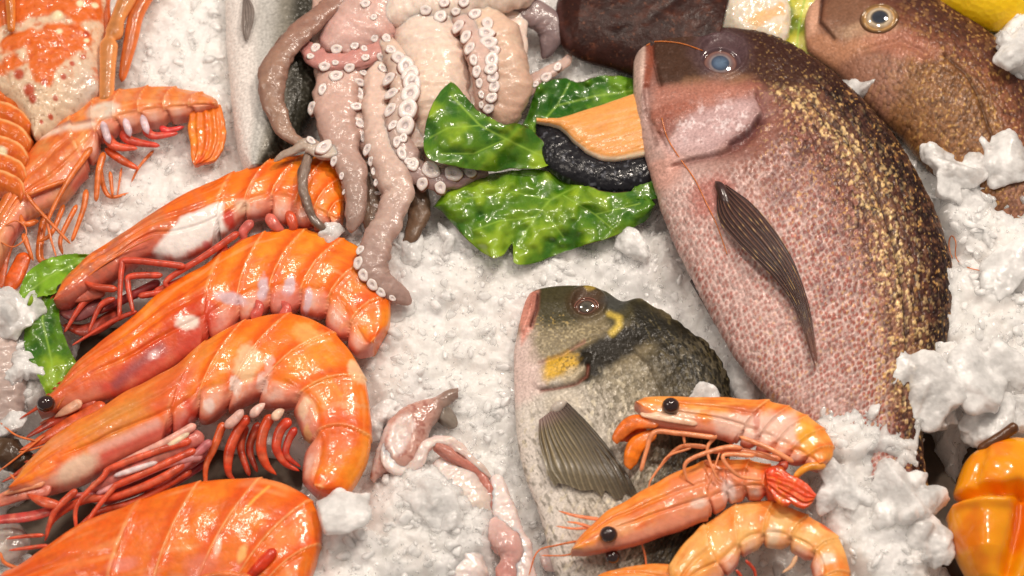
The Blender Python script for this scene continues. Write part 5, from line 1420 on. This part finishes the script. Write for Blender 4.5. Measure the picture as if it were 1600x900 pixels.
row([(742, 22, 10), (762, 37, 12), (760, 52, 12), (763, 67, 13), (768, 80, 13), (768, 94, 13), (767, 108, 12), (770, 121, 11), (772, 136, 11), (768, 153, 10), (763, 170, 9)], 0.78, -20)
row([(716, 42, 11), (728, 58, 12), (734, 76, 11), (740, 94, 10), (745, 112, 9), (749, 130, 8), (752, 148, 7), (752, 164, 6)], 0.66, 60)
row([(871, 105, 9), (853, 121, 9), (836, 132, 7)], 0.7, -10)
row([(645, 257, 12), (673, 266, 13), (708, 272, 13), (660, 287, 10), (688, 293, 9), (734, 270, 9)], 0.85, 80)
row([(557, 391, 8), (560, 411, 9), (568, 430, 9), (582, 445, 9), (595, 457, 8), (613, 466, 6)], 0.72, 40)
first = True
for (x, y, r, sq, ang) in SK:
    loc, nor = hit(OB, x, y)
    if loc is None:
        for dx, dy in ((6, 0), (-6, 0), (10, 4), (0, 8), (0, -8)):
            loc, nor = hit(OB, x + dx, y + dy)
            if loc is not None: break
    if loc is None: continue
    nor = (nor * 0.55 + Vector((0.0, -0.15, 0.8))).normalized()
    s = suck0 if first else suck0.copy()
    if not first: COL.objects.link(s)
    first = False
    s.parent = octo
    s.location = Vector(loc) - Vector(wloc(octo)) + nor * (r * 0.2 * S)
    qr = nor.to_track_quat('Z', 'Y').to_matrix().to_4x4()
    from mathutils import Matrix
    s.rotation_euler = (qr @ Matrix.Rotation(math.radians(-ang + rnd.uniform(-8, 8)), 4, 'Z')).to_euler()
    k = r * 1.12 * S * rnd.uniform(0.88, 1.08)
    s.scale = (k, k * sq, k * 0.9)

# ---------------------------------------------------------------- leaves
def leaf(name, label, A, B, h, nu=180, nv=110, amp=7, veins=(), seed=0, fold=None, base=None, group=None, dark=None, lightc=None, torn=1.0):
    a = cr(A, nu); b = cr(B, nu)
    U, Vv = np.meshgrid(np.linspace(0, 1, nu), np.linspace(0, 1, nv), indexing='ij')
    X = a[:, None, :2] * (1 - Vv[..., None]) + b[:, None, :2] * Vv[..., None]
    c = (Vv - 0.5)
    edge = np.abs(c) * 2
    jag = torn * 1.3 * vnoise(U * 46, c, 0, seed) * sm(0.7, 1.0, edge)
    X = X + np.stack([0 * U, np.sign(c) * jag], -1)
    px, py = X[..., 0], X[..., 1]
    n = fbm(px / 42, py / 42, seed=seed + 1, octv=3); n2 = fbm(px / 15, py / 15, seed=seed + 2, octv=3)
    vd = np.full(px.shape, 99.0)
    for k, vn in enumerate(veins):
        d = ldist(px, py, vn)
        vd = np.minimum(vd, d * (1.0 if k == 0 else 1.5))
    z = (h(U, Vv) if callable(h) else h) + amp * n * 2.2 + 0.9 * n2
    z = z + 3.5 * (1 - np.exp(-(vd / 12) ** 2)) + amp * 0.7 * sm(0.5, 1, edge) * np.sin(U * 19 + seed + 3 * n)
    cc = Pt(px, py, dark if dark is not None else lin(84, 128, 20))
    lc = lightc if lightc is not None else lin(152, 184, 42)
    cc.mix(lc, sm(-0.2, 0.55, n + 0.4 * n2) * 0.85)
    cc.mix(lin(30, 92, 20), sm(0.1, 0.5, -n + 0.3 * n2) * 0.7)
    cc.mix(lin(150, 190, 70), np.exp(-(vd / 1.7) ** 2) * 0.7)
    f1, f2, _ = worley(px / 13, py / 13, seed + 5)
    cc.mix(lin(140, 180, 60), sm(0.07, 0.0, f2 - f1) * 0.16)
    cc.mix(lin(74, 44, 20), sm(0.955, 0.99, edge) * sm(-0.2, 0.3, vnoise(U * 18, c * 0, 0, seed + 6)) * 0.9)
    W = P(px.ravel(), py.ravel(), z.ravel())
    bot = P(px.ravel(), py.ravel(), z.ravel() - 2.0)
    f = grid_faces(nu, nv, wrap=False)
    o = mesh(name, np.vstack([W, bot]), [f, f[:, ::-1] + nu * nv], M_LEAF, None, col=np.vstack([cc.c.reshape(-1, 3)] * 2))
    return tagit(o, label, 'leaf', group)

leaf('lettuce_leaf', 'dark green leaf behind the salmon piece, below the dark brown fish', [(806, 215), (826, 175), (842, 132), (880, 122), (905, 128), (940, 118), (985, 122), (1010, 140)],
     [(835, 225), (850, 205), (885, 200), (930, 195), (985, 185), (1000, 178), (1010, 160), (1014, 150)], 34, seed=1, amp=8, veins=[[(830, 210), (870, 165), (930, 150), (1000, 140)], [(870, 165), (890, 130)]], dark=lin(48, 100, 20), lightc=lin(112, 156, 38))
leaf('lettuce_leaf', 'shiny green leaf lobe covering the lower right of the octopus', [(868, 252), (845, 262), (800, 264), (765, 268), (720, 262), (678, 252), (663, 235), (664, 200), (676, 162), (694, 136), (704, 128)],
     [(868, 250), (850, 222), (826, 200), (806, 192), (790, 194), (775, 188), (752, 176), (738, 162), (724, 146), (712, 132), (704, 128)], lambda U, V: 40 + 72 * sm(0.0, 0.6, U) + 8 * np.sin(U * PI) * np.sin(V * PI), seed=12, amp=5,
     veins=[[(860, 250), (800, 222), (750, 196), (706, 150)], [(790, 218), (740, 240), (690, 240)], [(750, 196), (700, 200), (672, 215)]])
leaf('lettuce_leaf', 'largest green leaf with torn brown lower edge lying on the ice under the salmon piece', [(677, 323), (690, 306), (710, 293), (740, 277), (800, 267), (845, 265), (900, 282), (950, 300), (990, 298), (1012, 300), (1024, 318)],
     [(677, 323), (690, 331), (703, 345), (722, 366), (745, 388), (768, 402), (786, 399), (800, 380), (802, 402), (805, 412), (830, 413), (870, 398), (905, 386), (947, 374), (985, 358), (1010, 343), (1024, 322)],
     lambda U, V: 46 + 12 * np.sin(V * PI) - 8 * V + 10 * np.sin(U * 9), seed=25, amp=8, nu=260, nv=140,
     veins=[[(900, 292), (860, 312), (836, 340), (815, 372), (803, 398)], [(860, 312), (800, 300), (730, 310)], [(836, 340), (780, 345), (740, 360)], [(880, 305), (930, 335), (960, 360)], [(930, 335), (1000, 318)], [(850, 330), (880, 370)]])
leaf('lettuce_leaf', 'small piece of green leaf peeking out below the mouth side of the biggest fish', [(985, 300), (1000, 282), (1014, 276), (1026, 290)], [(990, 310), (1005, 312), (1020, 312), (1030, 308)], 52, nu=50, nv=40, seed=31, amp=3)
leaf('lettuce_leaf', 'bright green leaf curl between two prawn heads at the left edge', [(28, 462), (40, 430), (66, 408), (105, 397), (146, 398)], [(40, 470), (62, 464), (88, 458), (122, 440), (146, 404)], 44, seed=41, amp=5,
     veins=[[(36, 462), (80, 430), (140, 402)]], lightc=lin(136, 184, 40))
leaf('lettuce_leaf', 'crinkled green leaf hanging down left of the dark prawn eye', [(62, 438), (44, 470), (38, 510), (40, 550), (60, 590), (76, 625)], [(80, 440), (92, 468), (94, 500), (106, 540), (122, 578), (98, 622)], 46, seed=47, amp=7,
     veins=[[(72, 445), (66, 500), (80, 560), (88, 615)]])

# ---------------------------------------------------------------- salmon piece
sal = thing('salmon_steak', 'orange salmon piece with black scaly skin tucked beside the big fish mouth', 'fish steak', P1(930, 230, 0))
def cf(D):
    px, py = D['px'], D['py']
    n = fbm(px / 26 + 0.4 * vnoise(px / 30, py / 30), (py + 0.3 * px) / 7, seed=151)
    p = Pt(px, py, lin(232, 164, 90))
    p.mix(lin(240, 186, 122), sm(0.1, 0.7, n) * 0.5)
    p.mix(lin(216, 136, 62), sm(0.1, 0.7, -n) * 0.3)
    p.mix(lin(240, 216, 186), sm(-0.86, -0.97, D['t']))
    p.mix(lin(240, 216, 186), sm(0.93, 0.99, D['t']) * 0.6)
    return p.c
SB = [(838, 192), (858, 196), (878, 204), (897, 224), (923, 245), (957, 254), (1003, 246), (1050, 235)]
v, F, C = plate([(838, 186), (858, 187), (881, 185), (937, 168), (990, 150), (1040, 135)], SB, 180, 90, 10, 58, [6, 13, 16, 17, 17, 17], 0.5, lambda D: 1.2 * fbm(D['px'] / 40, (D['py'] + 0.25 * D['px']) / 6, seed=152), cf)
mesh('flesh', v, F, M_FLESH, sal, col=C)
def cb(D):
    p = Pt(D['px'], D['py'], lin(26, 26, 32))
    n = vnoise(D['px'] / 5, D['py'] / 5, 0, 155)
    p.mix(lin(120, 124, 136), sm(0.5, 0.9, n) * 0.5)
    return p.c
def ds(D):
    f1, f2, cid = worley(D['px'] / 9, D['py'] / 8, 157)
    return 1.2 * np.sqrt(np.clip(1 - f1 ** 2 * 1.4, 0, 1)) * (0.5 + cid)
v, F, C = plate(SB, [(837, 196), (838, 215), (842, 240), (856, 264), (885, 284), (923, 299), (957, 307), (990, 301), (1020, 290), (1050, 270)], 180, 90, 10, 42, [6, 18, 22, 22, 20, 16], 0.8, ds, cb)
mesh('skin', v, F, M_BLACK, sal, col=C)

# ---------------------------------------------------------------- squid in the ice
sq = thing('squid', 'white and pink squid with a curled arm, half buried in ice', 'squid', P1(700, 740, 0))
SW, SP1, SR, SD = lin(236, 222, 218), lin(212, 174, 166), lin(196, 134, 120), lin(128, 114, 104)
mb = MB()
def sarm(pts, a, b=None, side=None, flat=0.7, seed=0):
    pts = [(x, y, h - (16 if y < 735 else 26), r) for x, y, h, r in pts]
    arm(mb, pts, a, b, side, flat, 0.8, seed)
def hood(D):
    px, py = D['px'], D['py']
    n = fbm(px / 14, py / 14, seed=241); n2 = vnoise(px / 4, py / 4, 0, 242)
    p = Pt(px, py, lin(204, 160, 148))
    p.mix(lin(160, 96, 84), sm(0.0, 0.5, n + 0.4 * n2) * 0.7)
    p.mix(SD, sm(665, 700, px) * 0.8)
    p.mix(SW, sm(-0.55, -0.8, D['t']) * sm(690, 660, px) * 0.0 + sm(0.75, 0.9, D['t']) * sm(700, 650, py) * 0.0)
    p.blob(627, 688, 17, 34, 22, SW, 0.95, soft=0.25)
    p.line([(583, 735), (594, 700), (606, 672)], 5, SW, 0.9)
    return p.c
mb.add(*plate([(577, 748), (584, 718), (596, 682), (612, 655), (640, 634), (672, 624), (700, 610), (716, 607)], [(584, 754), (600, 742), (628, 738), (652, 724), (666, 698), (676, 668), (694, 645), (716, 622)], 120, 90, 12, 30, [8, 18, 24, 26, 24, 18, 12, 6], 0.8,
    lambda D: 2.5 * fbm(D['px'] / 14, D['py'] / 14, seed=243) - 9 * np.exp(-(np.hypot((D['px'] - 628) / 15, (D['py'] - 690) / 26)) ** 4), hood))
sarm([(602, 690, 62, 5), (603, 712, 64, 8), (614, 730, 62, 9), (634, 735, 62, 9), (652, 722, 64, 9), (663, 700, 66, 8), (682, 690, 66, 8), (702, 692, 64, 8), (726, 708, 58, 7), (752, 734, 48, 6), (768, 748, 42, 5)], SW, lin(228, 208, 200), SP1, seed=203)
sarm([(676, 626, 46, 12), (690, 642, 44, 14), (702, 655, 40, 12), (712, 668, 34, 6)], SD, lin(150, 140, 130), lin(70, 62, 54), seed=205)
sarm([(680, 694, 68, 8), (706, 712, 66, 9), (746, 740, 58, 8), (764, 768, 52, 9), (768, 795, 50, 10), (766, 815, 48, 5)], SR, lin(200, 120, 106), lin(170, 90, 76), seed=206)
sarm([(684, 716, 50, 14), (704, 742, 54, 24), (726, 770, 54, 28), (744, 800, 50, 26), (752, 825, 44, 10)], SW, lin(230, 214, 204), SP1, 0.8, seed=207)
sarm([(776, 742, 44, 9), (780, 772, 48, 15), (788, 808, 50, 20), (800, 845, 50, 22), (815, 880, 50, 20), (820, 920, 46, 18)], SW, lin(236, 216, 212), SP1, seed=208)
sarm([(762, 816, 52, 14), (782, 836, 54, 22), (800, 866, 54, 20), (790, 910, 50, 14)], lin(226, 190, 184), lin(210, 150, 142), SR, seed=209)
sarm([(752, 826, 62, 7), (726, 842, 62, 9), (704, 862, 60, 10), (692, 882, 56, 5)], lin(176, 112, 76), lin(190, 120, 80), SR, seed=210)
sarm([(740, 845, 50, 22), (728, 875, 52, 32), (715, 920, 52, 36)], SW, SW, lin(220, 200, 190), seed=211)
sarm([(845, 880, 40, 14), (870, 872, 44, 22), (900, 880, 46, 24), (915, 920, 44, 20)], lin(212, 190, 186), lin(196, 160, 152), SP1, seed=212)
mb.build('body', M_SQUID, sq)

# ---------------------------------------------------------------- pepper, lemon and the pieces at the top edge
pep = thing('pepper', 'shiny orange yellow pepper with deep folds in the lower right corner', 'pepper', P1(1570, 810, 0))
c1 = [(1478, 790), (1500, 786), (1525, 783), (1552, 787), (1580, 782), (1605, 790), (1660, 780)]
c2_ = [(1588, 795), (1584, 830), (1570, 880), (1562, 910)]
c3_ = [(1535, 700), (1530, 730), (1512, 770)]
def cpp(D):
    px, py = D['px'], D['py']
    n = fbm(px / 50, py / 50, seed=161)
    p = Pt(px, py, lin(244, 156, 10))
    p.mix(lin(232, 112, 6), sm(0.0, 0.5, n) * 0.7)
    p.mix(lin(250, 184, 30), sm(0.0, 0.5, -n) * 0.6)
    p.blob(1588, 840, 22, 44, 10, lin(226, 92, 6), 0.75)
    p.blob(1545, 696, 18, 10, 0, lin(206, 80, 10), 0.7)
    return p.c
def dpp(D):
    px, py = D['px'], D['py']
    g = lambda pts, w: np.exp(-(ldist(px, py, pts) / w) ** 2)
    d = -30 * g(c1, 9) - 24 * g(c2_, 13) - 5 * g(c3_, 8) + 9 * g([(1532, 815), (1530, 870)], 18) + 6 * g([(1530, 730), (1570, 750)], 20) + 10 * g([(1490, 800), (1560, 806)], 9)
    return d + 3 * fbm(px / 60, py / 60, seed=163)
v, F, C = plate([(1568, 688), (1545, 693), (1522, 710), (1504, 733), (1492, 762), (1481, 795), (1484, 830), (1496, 868), (1515, 905), (1545, 940)],
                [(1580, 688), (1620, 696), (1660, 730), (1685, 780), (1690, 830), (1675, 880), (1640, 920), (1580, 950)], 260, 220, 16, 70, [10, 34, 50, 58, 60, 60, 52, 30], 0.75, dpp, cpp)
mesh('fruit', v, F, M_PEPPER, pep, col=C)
v, F, C = loft([(1528, 704, 84, 7), (1545, 694, 92, 8), (1570, 678, 98, 8), (1590, 664, 104, 9)], 30, 14, lin(96, 58, 30))
mesh('stem', v, F, M_LEG, pep, col=C)

def cl(D):
    n = fbm(D['px'] / 40, D['py'] / 40, seed=171)
    p = Pt(D['px'], D['py'], lin(238, 196, 20))
    p.mix(lin(246, 214, 60), sm(0, 0.5, n) * 0.6)
    return p.c
v, F, C = plate([(1450, -14), (1470, -50), (1520, -80), (1580, -85), (1640, -60), (1670, -20)], [(1450, -14), (1466, 4), (1492, 24), (1535, 42), (1590, 44), (1640, 30), (1672, -10)], 120, 100, 20, 60, [4, 40, 56, 60, 56, 40, 6], 0.9, None, cl)
tagit(mesh('lemon', v, F, M_LEMON, None, col=C), 'bright yellow lemon cut off by the top right corner', 'lemon')
def cw(D):
    px, py = D['px'], D['py']
    n = fbm(px / 12, py / 12, seed=181)
    p = Pt(px, py, lin(232, 220, 202))
    p.blob(1192, 38, 34, 9, -25, lin(232, 184, 120), 0.75, wob=0.9)
    p.mix(lin(240, 206, 120), sm(0.1, 0.6, n) * 0.4 * sm(1150, 1200, px))
    return p.c
v, F, C = plate([(1108, 30), (1120, 2), (1150, -20), (1200, -24), (1228, 0), (1236, 30), (1232, 62)], [(1108, 34), (1114, 46), (1140, 58), (1170, 66), (1200, 74), (1220, 78), (1230, 66)], 110, 90, 16, 22, [6, 20, 26, 28, 26, 12], 0.8,
                lambda D: 4 * fbm(D['px'] / 22, D['py'] / 22, seed=183) - 6 * np.exp(-(np.hypot((D['px'] - 1192) / 22, (D['py'] - 34) / 11)) ** 2), cw)
tagit(mesh('shellfish_meat', v, F, M_SQUID, None, col=C), 'creamy white shellfish meat with an orange streak above the big fish eye', 'shellfish')
leaf('cabbage_leaf', 'yellow green leaf between the creamy shellfish and the upper right fish mouth', [(1225, -30), (1222, 0), (1224, 40), (1232, 90)], [(1300, -30), (1284, 0), (1264, 40), (1262, 100)], 26, nu=90, nv=80, seed=61, amp=5,
     veins=[[(1262, -20), (1250, 30), (1244, 80)]], dark=lin(190, 188, 60), lightc=lin(230, 224, 130), torn=0.4)
# pieces at the left edge
mb = MB()
arm(mb, [(-20, 500, 20, 30), (2, 540, 24, 34), (8, 590, 26, 32), (10, 640, 26, 26), (4, 690, 22, 16)], lin(206, 186, 178), lin(176, 156, 150), lin(150, 130, 126), 0.8, 1.4, seed=221)
tagit(mb.build('fish_piece', M_SKIN), 'pinkish grey piece of fish at the left edge under the small ice', 'fish piece')
mb = MB()
arm(mb, [(-10, 700, 30, 20), (16, 712, 32, 24), (40, 720, 30, 18), (52, 730, 26, 6)], lin(84, 62, 44), lin(60, 44, 34), lin(40, 30, 24), 0.8, 2.4, seed=223)
tagit(mb.build('mussel', M_BLACK), 'small dark brown lump at the left edge behind the thin orange feelers', 'shellfish')
mb = MB()
arm(mb, [(-30, 850, 10, 30), (0, 850, 14, 34), (26, 850, 14, 28), (48, 852, 10, 10)], lin(226, 218, 206), lin(190, 180, 176), lin(150, 140, 140), 0.7, 1.4, seed=225)
tagit(mb.build('clam', M_SQUID), 'pale shell in the dark gap at the left edge above the lowest prawn', 'shellfish')

# loose prawn feelers lying over the big fish
def feeler(pts, label, r=0.9, tree=None, hs=None):
    q = cr(pts, 60)
    W = []
    for i, (x, y) in enumerate(q):
        loc, _ = hit(tree, x, y) if tree is not None else (None, None)
        W.append(np.array(loc) + np.array([0, 0, 1.4 * S]) if loc is not None else None)
    last = next((w for w in W if w is not None), P1(*pts[0], 60))
    for i in range(60):
        if W[i] is None:
            W[i] = P1(q[i][0], q[i][1], last[2] / S)
        last = W[i]
    W = np.array(W)
    for _ in range(6):
        W[1:-1] = (W[:-2] + W[1:-1] * 2 + W[2:]) / 4
    T = np.gradient(W, axis=0); T /= np.linalg.norm(T, axis=1)[:, None]
    s = np.cross(T, [0, 0, 1.0]); s /= np.linalg.norm(s, axis=1)[:, None]; u = np.cross(s, T)
    ph = np.linspace(0, 2 * PI, 8, endpoint=False)
    V = W[:, None] + (s[:, None] * np.cos(ph)[None, :, None] + u[:, None] * np.sin(ph)[None, :, None]) * r * S
    v, F, C = capped(V, np.broadcast_to(lin(214, 120, 50), V.shape))
    tagit(mesh('prawn_feeler', v, F, M_LEG, None, col=C), label, 'feeler')
feeler([(1010, 72), (1022, 66), (1045, 66), (1070, 70), (1098, 80)], 'thin orange feeler looping from the biggest fish lip to its eye', 0.9, bt_big)
feeler([(1034, 185), (1042, 215), (1060, 245), (1085, 280), (1102, 315), (1120, 352), (1136, 398)], 'thin orange feeler running down the cheek of the biggest fish to its side fin', 0.9, bt_big)
feeler([(1488, 405), (1482, 385), (1486, 366), (1494, 380), (1492, 400), (1505, 416), (1540, 424), (1590, 420)], 'thin orange feeler curled on the ice at the back edge of the biggest fish', 0.9, ICE)
